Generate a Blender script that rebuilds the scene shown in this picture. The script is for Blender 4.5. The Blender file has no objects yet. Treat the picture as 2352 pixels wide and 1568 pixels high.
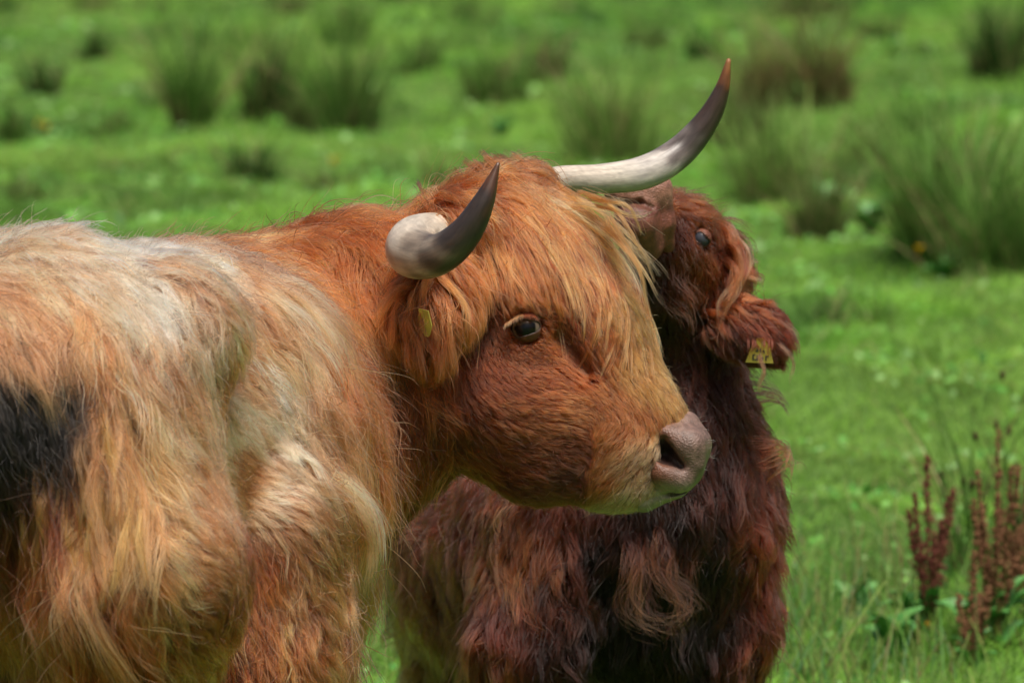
import bpy, math, os, time
import numpy as np
from mathutils import Vector
from mathutils.kdtree import KDTree

T0 = time.time()
RNG = np.random.default_rng(7)
DBG = ''
sc = bpy.context.scene

# ------------------------------------------------------------------ camera
PITCH = math.asin(0.88 / 9.0)
CAM = np.array([0.0, -9.0 * math.cos(PITCH), 1.85])
FWD = np.array([0.0, math.cos(PITCH), -math.sin(PITCH)])
UPV = np.array([0.0, math.sin(PITCH), math.cos(PITCH)])
RGT = np.array([1.0, 0.0, 0.0])
cam = bpy.data.cameras.new('camera')
camo = bpy.data.objects.new('camera', cam)
sc.collection.objects.link(camo)
camo.location = CAM
camo.rotation_euler = (math.pi / 2 - PITCH, 0, 0)
cam.sensor_width = 36.0
cam.lens = 36.0 * 9.0 / (2352 / 1500.0)
cam.clip_start = 0.5
cam.clip_end = 6000
cam.dof.use_dof = True
cam.dof.focus_distance = 8.82
cam.dof.aperture_fstop = 6.6
sc.camera = camo
sc.render.resolution_x, sc.render.resolution_y = 1024, 682

# ------------------------------------------------------------------ light
SUN_ELEV, SUN_ROT = math.radians(66), math.radians(160)
w = bpy.data.worlds.new('World')
sc.world = w
w.use_nodes = True
nt = w.node_tree
bg = nt.nodes['Background']
sky = nt.nodes.new('ShaderNodeTexSky')
sky.sky_type = 'NISHITA'
sky.sun_disc = False
sky.sun_elevation = SUN_ELEV
sky.sun_rotation = SUN_ROT
sky.air_density = 1.0
sky.dust_density = 6.0
sky.ozone_density = 0.6
nt.links.new(sky.outputs[0], bg.inputs[0])
bg.inputs[1].default_value = 0.062
sun = bpy.data.lights.new('sun', 'SUN')
sun.energy = 3.9
sun.angle = math.radians(24)
sun.color = (1.0, 0.93, 0.84)
suno = bpy.data.objects.new('sun', sun)
sc.collection.objects.link(suno)
# direction towards the sun: nishita rotation measured from +Y clockwise
sd = Vector((math.sin(SUN_ROT) * math.cos(SUN_ELEV), math.cos(SUN_ROT) * math.cos(SUN_ELEV), math.sin(SUN_ELEV)))
suno.rotation_euler = sd.to_track_quat('Z', 'Y').to_euler()
sc.view_settings.view_transform = 'Standard'
sc.view_settings.look = 'None'
sc.view_settings.exposure = 0.34
sc.view_settings.gamma = 1.0
sc.view_settings.use_curve_mapping = False
sc.cycles.use_denoising = True
sc.cycles.max_bounces = 10
sc.cycles.diffuse_bounces = 4
sc.cycles.glossy_bounces = 4
sc.cycles.transmission_bounces = 8
sc.cycles.transparent_max_bounces = 12
sc.cycles.sample_clamp_indirect = 6.0

# ------------------------------------------------------------------ helpers
FP = 13500.0
def P(u, v, d):
    """point at distance d from the camera along the line of sight u, v"""
    u = np.asarray(u, float); v = np.asarray(v, float); d = np.asarray(d, float)
    ray = FWD + ((u - 1176) / FP)[..., None] * RGT + ((784 - v) / FP)[..., None] * UPV
    return CAM + d[..., None] * ray

def norm(a):
    return a / np.maximum(np.linalg.norm(a, axis=-1, keepdims=True), 1e-9)

def sm(e0, e1, x):
    t = np.clip((x - e0) / (e1 - e0), 0, 1)
    return t * t * (3 - 2 * t)

class Noise3:
    """smooth vector noise from random waves"""
    def __init__(self, seed, scale, n=14):
        r = np.random.default_rng(seed)
        self.k = r.normal(size=(n, 3)); self.k = self.k / np.linalg.norm(self.k, axis=1)[:, None] * r.uniform(.5, 1.7, (n, 1)) / scale * 2 * math.pi
        self.ph = r.uniform(0, 6.283, (n, 3)); self.a = r.uniform(.5, 1, (n, 3)) * math.sqrt(2.0 / n)
    def __call__(self, p):
        q = p @ self.k.T
        out = np.zeros(p.shape[:-1] + (3,))
        for c in range(3):
            out[..., c] = (np.sin(q + self.ph[:, c]) * self.a[:, c]).sum(-1)
        return out

def put(o, parent):
    """link o; its data is written in world coordinates, so cancel the parent's place"""
    sc.collection.objects.link(o)
    if parent is not None:
        o.parent = parent
        off = Vector((0, 0, 0))
        q = parent
        while q is not None:
            off += q.location
            q = q.parent
        o.location = -off
    return o

def empty(name, loc, label, cat, group=None):
    o = bpy.data.objects.new(name, None)
    o.location = loc
    o.empty_display_size = 0.1
    sc.collection.objects.link(o)
    o['label'] = label; o['category'] = cat
    if group: o['group'] = group
    return o

def mesh_obj(name, verts, faces, mat, parent=None, cols=None, smooth=True, fmask=None, mats=None):
    me = bpy.data.meshes.new(name)
    verts = np.asarray(verts, np.float32)
    if isinstance(faces, np.ndarray):
        n = faces.shape[1]
        me.vertices.add(len(verts)); me.vertices.foreach_set('co', verts.ravel())
        me.loops.add(faces.size); me.loops.foreach_set('vertex_index', faces.astype(np.int32).ravel())
        me.polygons.add(len(faces)); me.polygons.foreach_set('loop_start', np.arange(0, faces.size, n, dtype=np.int32))
    else:
        me.from_pydata([tuple(map(float, x)) for x in verts], [], faces)
    me.update(calc_edges=True)
    me.validate()
    me.polygons.foreach_set('use_smooth', np.full(len(me.polygons), smooth))
    if cols is not None:
        a = me.attributes.new('col', 'FLOAT_COLOR', 'POINT')
        c = np.ones((len(verts), 4), np.float32); c[:, :3] = cols
        a.data.foreach_set('color', c.ravel())
    for m in (mats or [mat]):
        me.materials.append(m)
    if fmask is not None:
        me.polygons.foreach_set('material_index', fmask.astype(np.int32))
    o = bpy.data.objects.new(name, me)
    put(o, parent)
    return o

def hair_obj(name, sets, mat, parent=None):
    """sets: list of (pts (n,k,3), rad (n,k), col (n,k,3))"""
    sizes = np.concatenate([np.full(s[0].shape[0], s[0].shape[1]) for s in sets]).astype(int)
    pos = np.concatenate([s[0].reshape(-1, 3) for s in sets]).astype(np.float32)
    rad = np.concatenate([s[1].reshape(-1) for s in sets]).astype(np.float32)
    col = np.concatenate([s[2].reshape(-1, 3) for s in sets]).astype(np.float32)
    hc = bpy.data.hair_curves.new(name)
    hc.add_curves(sizes.tolist())
    hc.attributes['position'].data.foreach_set('vector', pos.ravel()) if 'position' in hc.attributes else hc.position_data.foreach_set('vector', pos.ravel())
    a = hc.attributes['radius'] if 'radius' in hc.attributes else hc.attributes.new('radius', 'FLOAT', 'POINT')
    a.data.foreach_set('value', rad)
    a = hc.attributes.new('col', 'FLOAT_COLOR', 'POINT')
    c = np.ones((len(col), 4), np.float32); c[:, :3] = col if mat is not M_coat else np.clip(col, 0, .95) ** 1.5 * .85
    a.data.foreach_set('color', c.ravel())
    hc.materials.append(mat)
    o = bpy.data.objects.new(name, hc)
    put(o, parent)
    print(name, 'strands', len(sizes), 'points', len(pos), round(time.time() - T0, 1))
    return o

# ------------------------------------------------------------------ materials
def new_mat(name):
    m = bpy.data.materials.new(name); m.use_nodes = True
    nt = m.node_tree
    return m, nt, nt.nodes['Principled BSDF'], nt.nodes['Material Output']

def hair_mat(name, rough=0.42, radial=0.5, coat=0.0):
    m = bpy.data.materials.new(name); m.use_nodes = True
    nt = m.node_tree; nt.nodes.clear()
    out = nt.nodes.new('ShaderNodeOutputMaterial')
    h = nt.nodes.new('ShaderNodeBsdfHairPrincipled')
    h.parametrization = 'COLOR'
    at = nt.nodes.new('ShaderNodeAttribute'); at.attribute_name = 'col'
    nt.links.new(at.outputs['Color'], h.inputs['Color'])
    h.inputs['Roughness'].default_value = rough
    h.inputs['Radial Roughness'].default_value = radial
    h.inputs['Coat'].default_value = coat
    h.inputs['Random Roughness'].default_value = 0.2
    nt.links.new(h.outputs[0], out.inputs[0])
    return m

def attr_mat(name, rough=0.8, spec=0.2, mul=1.0, bump=0.0, bscale=300, trans=0.0):
    m, nt, b, out = new_mat(name)
    at = nt.nodes.new('ShaderNodeAttribute'); at.attribute_name = 'col'
    nz = nt.nodes.new('ShaderNodeTexNoise'); nz.inputs['Scale'].default_value = bscale * .3
    mx = nt.nodes.new('ShaderNodeMix'); mx.data_type = 'RGBA'; mx.blend_type = 'MULTIPLY'; mx.inputs[0].default_value = 1
    cr = nt.nodes.new('ShaderNodeMapRange'); cr.inputs['To Min'].default_value = .75 * mul; cr.inputs['To Max'].default_value = 1.25 * mul
    cr.inputs['From Min'].default_value = .3; cr.inputs['From Max'].default_value = .7
    tc = nt.nodes.new('ShaderNodeTexCoord')
    nt.links.new(tc.outputs['Object'], nz.inputs['Vector'])
    nt.links.new(nz.outputs[0], cr.inputs[0])
    nt.links.new(at.outputs['Color'], mx.inputs[6]); nt.links.new(cr.outputs[0], mx.inputs[7])
    nt.links.new(mx.outputs[2], b.inputs['Base Color'])
    b.inputs['Roughness'].default_value = rough
    b.inputs['Specular IOR Level'].default_value = spec
    if bump:
        n2 = nt.nodes.new('ShaderNodeTexNoise'); n2.inputs['Scale'].default_value = bscale; n2.inputs['Detail'].default_value = 4
        bp = nt.nodes.new('ShaderNodeBump'); bp.inputs['Strength'].default_value = bump; bp.inputs['Distance'].default_value = .002
        nt.links.new(tc.outputs['Object'], n2.inputs['Vector'])
        nt.links.new(n2.outputs[0], bp.inputs['Height']); nt.links.new(bp.outputs[0], b.inputs['Normal'])
    if trans:
        tr = nt.nodes.new('ShaderNodeBsdfTranslucent'); ms = nt.nodes.new('ShaderNodeMixShader'); ms.inputs[0].default_value = trans
        nt.links.new(mx.outputs[2], tr.inputs[0]); nt.links.new(b.outputs[0], ms.inputs[1]); nt.links.new(tr.outputs[0], ms.inputs[2])
        nt.links.new(ms.outputs[0], out.inputs[0])
    return m

M_coat = hair_mat('coat_hair')
M_hide = attr_mat('hide', .9, .1, .6)
M_leaf = attr_mat('leaf_blade', .55, .25, 1.0, trans=.3, bscale=40)
M_skin = attr_mat('muzzle_skin', .40, .5, 1.0, bump=1.0, bscale=330)
M_horn = attr_mat('horn', .33, .45, 1.0, bump=.15, bscale=150)

def horn_material():
    m, nt, b, out = new_mat('horn_streaked')
    at = nt.nodes.new('ShaderNodeAttribute'); at.attribute_name = 'col'
    tc = nt.nodes.new('ShaderNodeAttribute'); tc.attribute_name = 'st'
    nz = nt.nodes.new('ShaderNodeTexNoise'); nz.inputs['Scale'].default_value = 2.2; nz.inputs['Detail'].default_value = 6; nz.inputs['Roughness'].default_value = .65
    nz.inputs['Distortion'].default_value = .6
    nt.links.new(tc.outputs['Vector'], nz.inputs['Vector'])
    mr = nt.nodes.new('ShaderNodeMapRange'); mr.inputs['From Min'].default_value = .35; mr.inputs['From Max'].default_value = .65
    mr.inputs['To Min'].default_value = .66; mr.inputs['To Max'].default_value = 1.12
    nt.links.new(nz.outputs[0], mr.inputs[0])
    mx = nt.nodes.new('ShaderNodeMix'); mx.data_type = 'RGBA'; mx.blend_type = 'MULTIPLY'; mx.inputs[0].default_value = 1
    nt.links.new(at.outputs['Color'], mx.inputs[6]); nt.links.new(mr.outputs[0], mx.inputs[7])
    nt.links.new(mx.outputs[2], b.inputs['Base Color'])
    b.inputs['Roughness'].default_value = .36
    b.inputs['Specular IOR Level'].default_value = .5
    bp = nt.nodes.new('ShaderNodeBump'); bp.inputs['Strength'].default_value = .25; bp.inputs['Distance'].default_value = .002
    nt.links.new(nz.outputs[0], bp.inputs['Height']); nt.links.new(bp.outputs[0], b.inputs['Normal'])
    return m
M_horn = horn_material()

def plain(name, col, rough=.5, spec=.5, coat=0):
    m, nt, b, out = new_mat(name)
    nz = nt.nodes.new('ShaderNodeTexNoise'); nz.inputs['Scale'].default_value = 60; nz.inputs['Detail'].default_value = 5
    tc = nt.nodes.new('ShaderNodeTexCoord'); nt.links.new(tc.outputs['Object'], nz.inputs['Vector'])
    cr = nt.nodes.new('ShaderNodeValToRGB')
    cr.color_ramp.elements[0].position = .3; cr.color_ramp.elements[1].position = .7
    cr.color_ramp.elements[0].color = (*[c * .75 for c in col], 1); cr.color_ramp.elements[1].color = (*[min(1, c * 1.15) for c in col], 1)
    nt.links.new(nz.outputs[0], cr.inputs[0]); nt.links.new(cr.outputs[0], b.inputs['Base Color'])
    b.inputs['Roughness'].default_value = rough; b.inputs['Specular IOR Level'].default_value = spec
    b.inputs['Coat Weight'].default_value = coat; b.inputs['Coat Roughness'].default_value = .04
    return m
M_tag = plain('yellow_tag_plastic', (.46, .41, .07), .45)
M_ink = plain('tag_print', (.03, .035, .04), .6)
M_petal = plain('buttercup_petal', (.85, .55, .01), .35)

# ------------------------------------------------------------------ distance fields
class Body:
    def __init__(self, xs, ys, zs, far=0.12):
        self.ax = [np.asarray(a, np.float64) for a in (xs, ys, zs)]
        self.v = np.full([len(a) for a in self.ax], far, np.float32)
        self.far = far
    def _sub(self, lo, hi):
        s = []
        for a, l, h in zip(self.ax, lo, hi):
            i0 = max(0, np.searchsorted(a, l) - 1); i1 = min(len(a), np.searchsorted(a, h) + 1)
            s.append(slice(i0, max(i1, i0)))
        return tuple(s)
    def cone(self, a, b, ra, rb, k=.04, ax=None, st=1.0, mode='+'):
        """tapered capsule; st stretches it along the direction ax"""
        a = np.asarray(a, float); b = np.asarray(b, float)
        R = max(ra, rb) * max(st, 1) + self.far + .01
        sl = self._sub(np.minimum(a, b) - R, np.maximum(a, b) + R)
        if any(s.stop <= s.start for s in sl): return self
        X, Y, Z = np.meshgrid(*[q[s].astype(np.float32) for q, s in zip(self.ax, sl)], indexing='ij', sparse=True)
        X = X - np.float32(a[0]); Y = Y - np.float32(a[1]); Z = Z - np.float32(a[2])
        ab = b - a
        if st != 1.0:
            n = np.asarray(ax, float); n = n / np.linalg.norm(n)
            f = (X * n[0] + Y * n[1] + Z * n[2]) * (1 / st - 1)
            X = X + f * n[0]; Y = Y + f * n[1]; Z = Z + f * n[2]
            ab = ab + n * (ab @ n) * (1 / st - 1)
        L2 = max(ab @ ab, 1e-9)
        t = np.clip((X * ab[0] + Y * ab[1] + Z * ab[2]) / L2, 0, 1)
        d = np.sqrt((X - t * ab[0]) ** 2 + (Y - t * ab[1]) ** 2 + (Z - t * ab[2]) ** 2) - (ra + (rb - ra) * t)
        d = d.astype(np.float32)
        cur = self.v[sl]
        if mode == '+':
            h = np.maximum(k - np.abs(cur - d), 0) / k
            self.v[sl] = np.minimum(cur, d) - h * h * k * .25
        else:
            h = np.maximum(k - np.abs(cur + d), 0) / k
            self.v[sl] = np.maximum(cur, -d) + h * h * k * .25
        return self
    def ball(self, a, r, k=.03, ax=None, st=1.0, mode='+'):
        return self.cone(a, np.asarray(a, float) + 1e-4, r, r, k, ax, st, mode)
    def at(self, p):
        idx = []; fr = []
        for a, c in zip(self.ax, np.moveaxis(p, -1, 0)):
            c = np.clip(c, a[0], a[-1] - 1e-6)
            i = np.clip(np.searchsorted(a, c, side='right') - 1, 0, len(a) - 2)
            idx.append(i); fr.append((c - a[i]) / (a[i + 1] - a[i]))
        (i, j, k), (x, y, z) = idx, fr
        v = self.v
        return ((v[i, j, k] * (1 - x) + v[i + 1, j, k] * x) * (1 - y) + (v[i, j + 1, k] * (1 - x) + v[i + 1, j + 1, k] * x) * y) * (1 - z) + \
               ((v[i, j, k + 1] * (1 - x) + v[i + 1, j, k + 1] * x) * (1 - y) + (v[i, j + 1, k + 1] * (1 - x) + v[i + 1, j + 1, k + 1] * x) * y) * z
    def grad(self, p, e=.008):
        g = np.stack([self.at(p + np.eye(3)[c] * e) - self.at(p - np.eye(3)[c] * e) for c in range(3)], -1)
        return norm(g)
    def surface(self):
        v = self.v; s = v < 0
        nx, ny, nz = v.shape
        X = self.ax
        c = np.zeros((nx - 1, ny - 1, nz - 1), np.int8)
        for dx in (0, 1):
            for dy in (0, 1):
                for dz in (0, 1):
                    c += s[dx:nx - 1 + dx, dy:ny - 1 + dy, dz:nz - 1 + dz]
        act = np.argwhere((c > 0) & (c < 8))
        ids = -np.ones(c.shape, np.int64); ids[act[:, 0], act[:, 1], act[:, 2]] = np.arange(len(act))
        acc = np.zeros((len(act), 3)); cnt = np.zeros(len(act))
        cor = [(a, b, d) for a in (0, 1) for b in (0, 1) for d in (0, 1)]
        for p in cor:
            for axis in range(3):
                if p[axis] == 0:
                    q = list(p); q[axis] = 1
                    i0 = act + np.array(p); i1 = act + np.array(q)
                    v0 = v[tuple(i0.T)]; v1 = v[tuple(i1.T)]
                    m = (v0 < 0) != (v1 < 0)
                    t = np.where(m, v0 / np.where(m, v0 - v1, 1), 0)
                    c0 = np.stack([X[a][i0[:, a]] for a in range(3)], -1); c1 = np.stack([X[a][i1[:, a]] for a in range(3)], -1)
                    acc += np.where(m[:, None], c0 + t[:, None] * (c1 - c0), 0); cnt += m
        verts = acc / cnt[:, None]
        faces = []
        for axis in range(3):
            sl0 = [slice(None)] * 3; sl1 = [slice(None)] * 3
            sl0[axis] = slice(0, -1); sl1[axis] = slice(1, None)
            diff = s[tuple(sl0)] != s[tuple(sl1)]
            e = np.argwhere(diff)
            o1, o2 = [a for a in range(3) if a != axis]
            ok = (e[:, o1] > 0) & (e[:, o2] > 0) & (e[:, o1] < v.shape[o1] - 1) & (e[:, o2] < v.shape[o2] - 1)
            e = e[ok]
            def cell(a, b):
                q = e.copy(); q[:, o1] -= a; q[:, o2] -= b
                return ids[tuple(q.T)]
            f = np.stack([cell(0, 0), cell(1, 0), cell(1, 1), cell(0, 1)], -1)
            flip = s[tuple(e.T)]
            if axis == 1: flip = ~flip
            f = np.where(flip[:, None], f, f[:, ::-1])
            faces.append(f)
        return verts, np.concatenate(faces)
    def hit(self, u, v, d0=7.2, d1=11.2, step=.008):
        u = np.atleast_1d(np.asarray(u, float)); v = np.atleast_1d(np.asarray(v, float))
        ds = np.arange(d0, d1, step)
        pts = P(u[:, None] + 0 * ds, v[:, None] + 0 * ds, ds[None] + 0 * u[:, None])
        f = self.at(pts)
        first = np.argmax(f < 0, 1)
        any_ = (f < 0).any(1)
        best = np.where(any_, first, np.argmin(f, 1))
        return ds[best], any_

def axgrid(lo, hi, step, fine=None, fstep=None):
    out = []; x = lo
    while x < hi:
        out.append(x)
        x += fstep if (fine and fine[0] <= x <= fine[1]) else step
    return np.array(out)

# ------------------------------------------------------------------ grooming
COL = dict(
    white=(.97, .73, .54), cream=(.87, .55, .36), tan=(.62, .32, .18), fawn=(.52, .255, .125), blond=(.56, .285, .125),
    gold=(.50, .265, .10), ginger=(.46, .175, .065), ginger2=(.38, .125, .04), rust=(.27, .08, .026), brown=(.17, .05, .018),
    dark=(.07, .028, .014), black=(.02, .016, .012), chin=(.60, .37, .25),
    r1=(.225, .062, .03), r2=(.125, .034, .018), r3=(.07, .021, .011), r4=(.032, .012, .008), rb=(.30, .11, .042), rs=(.36, .17, .09))

class Guides:
    def __init__(self, body, text, power=4.6, eps=.024):
        rows = [l.split() for l in text.strip().splitlines() if l.strip() and not l.strip().startswith('#')]
        u = np.array([float(r[0]) for r in rows]); v = np.array([float(r[1]) for r in rows])
        d, _ = body.hit(u, v)
        self.p = P(u, v, d)
        du = np.array([float(r[2]) for r in rows]); dv = np.array([float(r[3]) for r in rows])
        self.dir = norm(du[:, None] * RGT - dv[:, None] * UPV)
        n = body.grad(self.p, .02)
        self.dir = norm(self.dir - (self.dir * n).sum(-1, keepdims=True) * n * .9)
        self.len = np.array([float(r[4]) for r in rows])
        self.lift = np.array([float(r[5]) for r in rows])
        self.col = np.array([COL[r[6]] for r in rows])
        self.power, self.eps = power, eps
    def w(self, p, power=None):
        d2 = ((p[:, None, :] - self.p[None]) ** 2).sum(-1)
        w = 1 / (d2 + self.eps ** 2) ** ((power or self.power) / 2)
        return w / w.sum(1, keepdims=True)
    def get(self, p):
        res = []
        for s in range(0, len(p), 20000):
            q = p[s:s + 20000]
            w = self.w(q)
            wc = self.w(q, self.power + .5)
            res.append((norm(w @ self.dir), w @ self.len, w @ self.lift, wc @ self.col))
        return [np.concatenate(x) for x in zip(*res)]

def sample_mesh(verts, faces, n, wfun):
    tri = np.concatenate([faces[:, [0, 1, 2]], faces[:, [0, 2, 3]]])
    a, b, c = verts[tri[:, 0]], verts[tri[:, 1]], verts[tri[:, 2]]
    cr = np.cross(b - a, c - a); ar = np.linalg.norm(cr, axis=1) * .5
    cen = (a + b + c) / 3
    w = ar * wfun(cen)
    w = w / w.sum()
    t = RNG.choice(len(tri), n, p=w)
    r1 = np.sqrt(RNG.random(n))[:, None]; r2 = RNG.random(n)[:, None]
    return a[t] * (1 - r1) + b[t] * r1 * (1 - r2) + c[t] * r1 * r2

def push(body, pts, hmin):
    f = body.at(pts)
    g = body.grad(pts)
    need = np.maximum(hmin - f, 0)
    return pts + g * need[..., None]

def groom(body, verts, faces, guides, n, m, wfun, rad=.00042, K=9, gravity=.25, wave=.35, clump=.75, seed=1,
          lenmul=1.0, colvar=.22, tipmul=1.25, stray=.05, wscale=.07, exclude=None, lrand=.2, cmul=1.0, wob_=.6):
    """combed coat: m lock centres follow the guide field over the body, n hairs gather to them"""
    rng = np.random.default_rng(seed)
    nz = Noise3(seed, wscale); nz2 = Noise3(seed + 5, wscale * 3.2)
    cr = sample_mesh(verts, faces, m, wfun)
    g0, L, lift, _ = guides.get(cr)
    L = L * rng.uniform(.7, 1.25, m) * lenmul
    wv = (wave * np.clip(L / .07, .3, 1.1))[:, None]
    nrm0 = body.grad(cr)
    pts = np.zeros((m, K, 3)); pts[:, 0] = cr
    pos = cr.copy()
    lockrand = rng.normal(size=(m, 3)) * lrand
    ang = rng.uniform(0, 6.28, m); freq = rng.uniform(.8, 2.2, m)
    for k in range(1, K):
        t = k / (K - 1)
        g = guides.get(pos)[0]
        nr = body.grad(pos, .012)
        g = norm(g - (g * nr).sum(-1, keepdims=True) * nr)
        side = np.cross(g, nr)
        wob = np.sin(ang + freq * t * 5)[:, None] * side * wv * wob_
        d = g + nr * (lift * (1 - 1.25 * t))[:, None] + nz(pos) * wv * .5 + nz2(pos) * wv * .7 + lockrand * (.25 + .55 * t) + wob
        d[:, 2] -= gravity * t * np.clip(L / .08, .3, 1.6)
        pos = pos + norm(d) * (L / (K - 1))[:, None]
        h = .003 + .012 * np.clip(L / .1, 0.1, 1.6) * math.sin(math.pi * min(t * .8, 1)) * (.4 + lift)
        pos = push(body, pos, h)
        pts[:, k] = pos
    # hairs
    hr = sample_mesh(verts, faces, n, wfun)
    kd = KDTree(m)
    for i, p in enumerate(cr): kd.insert(p, i)
    kd.balance()
    near = np.array([kd.find(p)[1] for p in hr])
    _, L2, _, col = guides.get(hr)
    C = pts[near]
    s = rng.uniform(.62, 1.08, n)
    T = np.linspace(0, 1, K)
    # follow the lock centre over a shortened part of its length
    f = np.clip(T[None] * s[:, None], 0, 1) * (K - 1)
    i0 = np.clip(f.astype(int), 0, K - 2); fr = (f - i0)[..., None]
    ar = np.arange(n)[:, None]
    path = C[ar, i0] * (1 - fr) + C[ar, i0 + 1] * fr
    ov = np.clip(s - 1, 0, 1)[:, None, None] * (T[None, :, None] ** 2)
    path = path + (C[:, -1] - C[:, -2])[:, None] * ov * (K - 1)
    cl = clump * rng.uniform(.55, 1.1, n) * (.35 + .65 * sm(.02, .06, L2))
    isst = rng.random(n) < stray
    cl[isst] *= .1
    off = (hr - cr[near])[:, None] * (1 - np.clip(cl[:, None, None], 0, 1) * (T[None, :, None] ** .8))
    jit = rng.normal(size=(n, 3)) * (np.where(isst, .20, .045) * L2)[:, None]
    jit2 = rng.normal(size=(n, 3)) * (np.where(isst, .10, .02) * L2)[:, None]
    P3 = path + off + jit[:, None] * (T[None, :, None] ** 1.3) + jit2[:, None] * np.sin(T * 5)[None, :, None]
    P3[:, 0] = hr - 0.002 * body.grad(hr)
    q = P3[:, 1:].reshape(-1, 3)
    P3[:, 1:] = push(body, q, .0015).reshape(n, K - 1, 3)
    # colour
    sh_ = .4 + .6 * sm(.02, .06, L2)
    lv = np.exp(rng.normal(size=m) * colvar)[near] ** sh_ * np.exp(rng.normal(size=n) * colvar * .6)
    hue = rng.normal(size=m)[near] * .06 + rng.normal(size=n) * .03
    c = col * cmul * lv[:, None] * np.stack([1 + hue * .3, 1 + hue, 1 + hue * 1.6], -1)
    big = nz2(hr)[:, 0] * .13
    c = c * (1 + big)[:, None]
    r0 = .88 - .40 * sm(.02, .08, L2)  # bleached tips; long roots darkened further to paint shade between locks
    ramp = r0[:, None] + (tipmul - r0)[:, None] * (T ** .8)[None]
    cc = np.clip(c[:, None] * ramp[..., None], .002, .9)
    R = rad * rng.uniform(.7, 1.3, n)[:, None] * (1 - .75 * T ** 2.5)[None] * np.clip(L2 / .05, .75, 1.3)[:, None]
    keep = np.ones(n, bool)
    if exclude is not None:
        keep = ~exclude(hr)
        for k in range(1, K): keep &= ~exclude(P3[:, k])
    return P3[keep], R[keep], cc[keep]

def spline(pts, K):
    pts = np.asarray(pts, float); n = len(pts)
    seg = np.linalg.norm(np.diff(pts, axis=0), axis=1); s = np.concatenate([[0], np.cumsum(seg)]); s /= s[-1]
    t = np.linspace(0, 1, K); out = np.zeros((K, 3))
    q = np.vstack([2 * pts[0] - pts[1], pts, 2 * pts[-1] - pts[-2]])
    for i, x in enumerate(t):
        j = min(np.searchsorted(s, x, side='right') - 1, n - 2); f = (x - s[j]) / (s[j + 1] - s[j])
        a, b, c, d = q[j], q[j + 1], q[j + 2], q[j + 3]
        out[i] = .5 * ((2 * b) + (-a + c) * f + (2 * a - 5 * b + 4 * c - d) * f ** 2 + (-a + 3 * b - 3 * c + d) * f ** 3)
    return out

def drape(body, px, h, K=14):
    """centre line lying on the body along a screen polyline, h above the hide"""
    px = np.asarray(px, float)
    if px.shape[1] == 3:
        return spline(P(px[:, 0], px[:, 1], px[:, 2]), K)
    d, hit = body.hit(px[:, 0], px[:, 1])
    for i in range(1, len(d)):
        if not hit[i]: d[i] = min(d[i - 1], d[i]) if d[i] < d[i - 1] else d[i - 1]
    hh = np.linspace(0.2, 1, len(d)) * h
    return spline(P(px[:, 0], px[:, 1], d - hh), K)

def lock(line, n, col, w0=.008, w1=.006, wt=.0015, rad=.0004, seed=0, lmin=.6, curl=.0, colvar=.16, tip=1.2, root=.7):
    rng = np.random.default_rng(seed)
    K = len(line); T = np.linspace(0, 1, K)
    s = rng.uniform(lmin, 1.03, n)
    f = np.clip(T[None] * s[:, None], 0, 1) * (K - 1)
    i0 = np.clip(f.astype(int), 0, K - 2); fr = (f - i0)[..., None]
    path = line[i0] * (1 - fr) + line[i0 + 1] * fr
    o = rng.normal(size=(n, 3)) ; o2 = rng.normal(size=(n, 3))
    prof = np.interp(T, [0, .5, 1], [w0, w1, wt])
    path = path + o[:, None] * prof[None, :, None] * .6 + o2[:, None] * (wt * T ** 2)[None, :, None] * 1.5
    if curl:
        ph = rng.uniform(0, 6.28)
        path = path + np.stack([np.sin(T * 9 + ph), np.cos(T * 7 + ph) * .6, 0 * T], -1)[None] * curl * T[None, :, None]
    c = np.asarray(col) * np.exp(rng.normal(size=(n, 1)) * colvar) * math.exp(rng.normal() * .12)
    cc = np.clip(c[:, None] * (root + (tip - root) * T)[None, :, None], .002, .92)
    R = rad * rng.uniform(.7, 1.3, n)[:, None] * (1 - .7 * T ** 2.5)[None]
    return path, R, cc

def sheet(body, lines, count, per, col, rng, h=(.006, .03), px_jit=14, K=14, **kw):
    """many locks blended between neighbouring guide lines"""
    N = [spline(np.c_[np.asarray(l, float), np.zeros(len(l))], 7)[:, :2] for l in lines]
    out = []
    for i in range(count):
        j = rng.integers(0, len(N) - 1); f = rng.random()
        a = N[j] * (1 - f) + N[j + 1] * f
        a = a + rng.normal(size=2) * px_jit * .5 + rng.normal(size=(1, 2)) * np.linspace(0, 1, 7)[:, None] ** 1.5 * px_jit
        a = a + (np.sin(np.linspace(0, rng.uniform(2, 6), 7) + rng.uniform(0, 6.28)) * px_jit * .62)[:, None] * np.array([.6, .45])
        cut = rng.uniform(.55, 1.05)
        a = a[0] + (a - a[0]) * cut if rng.random() < .3 else a
        cl = col(a) if callable(col) else col
        line = drape(body, a, rng.uniform(*h), K)
        out.append(lock(line, per, cl, seed=int(rng.integers(1e9)), **kw))
    return out

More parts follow.
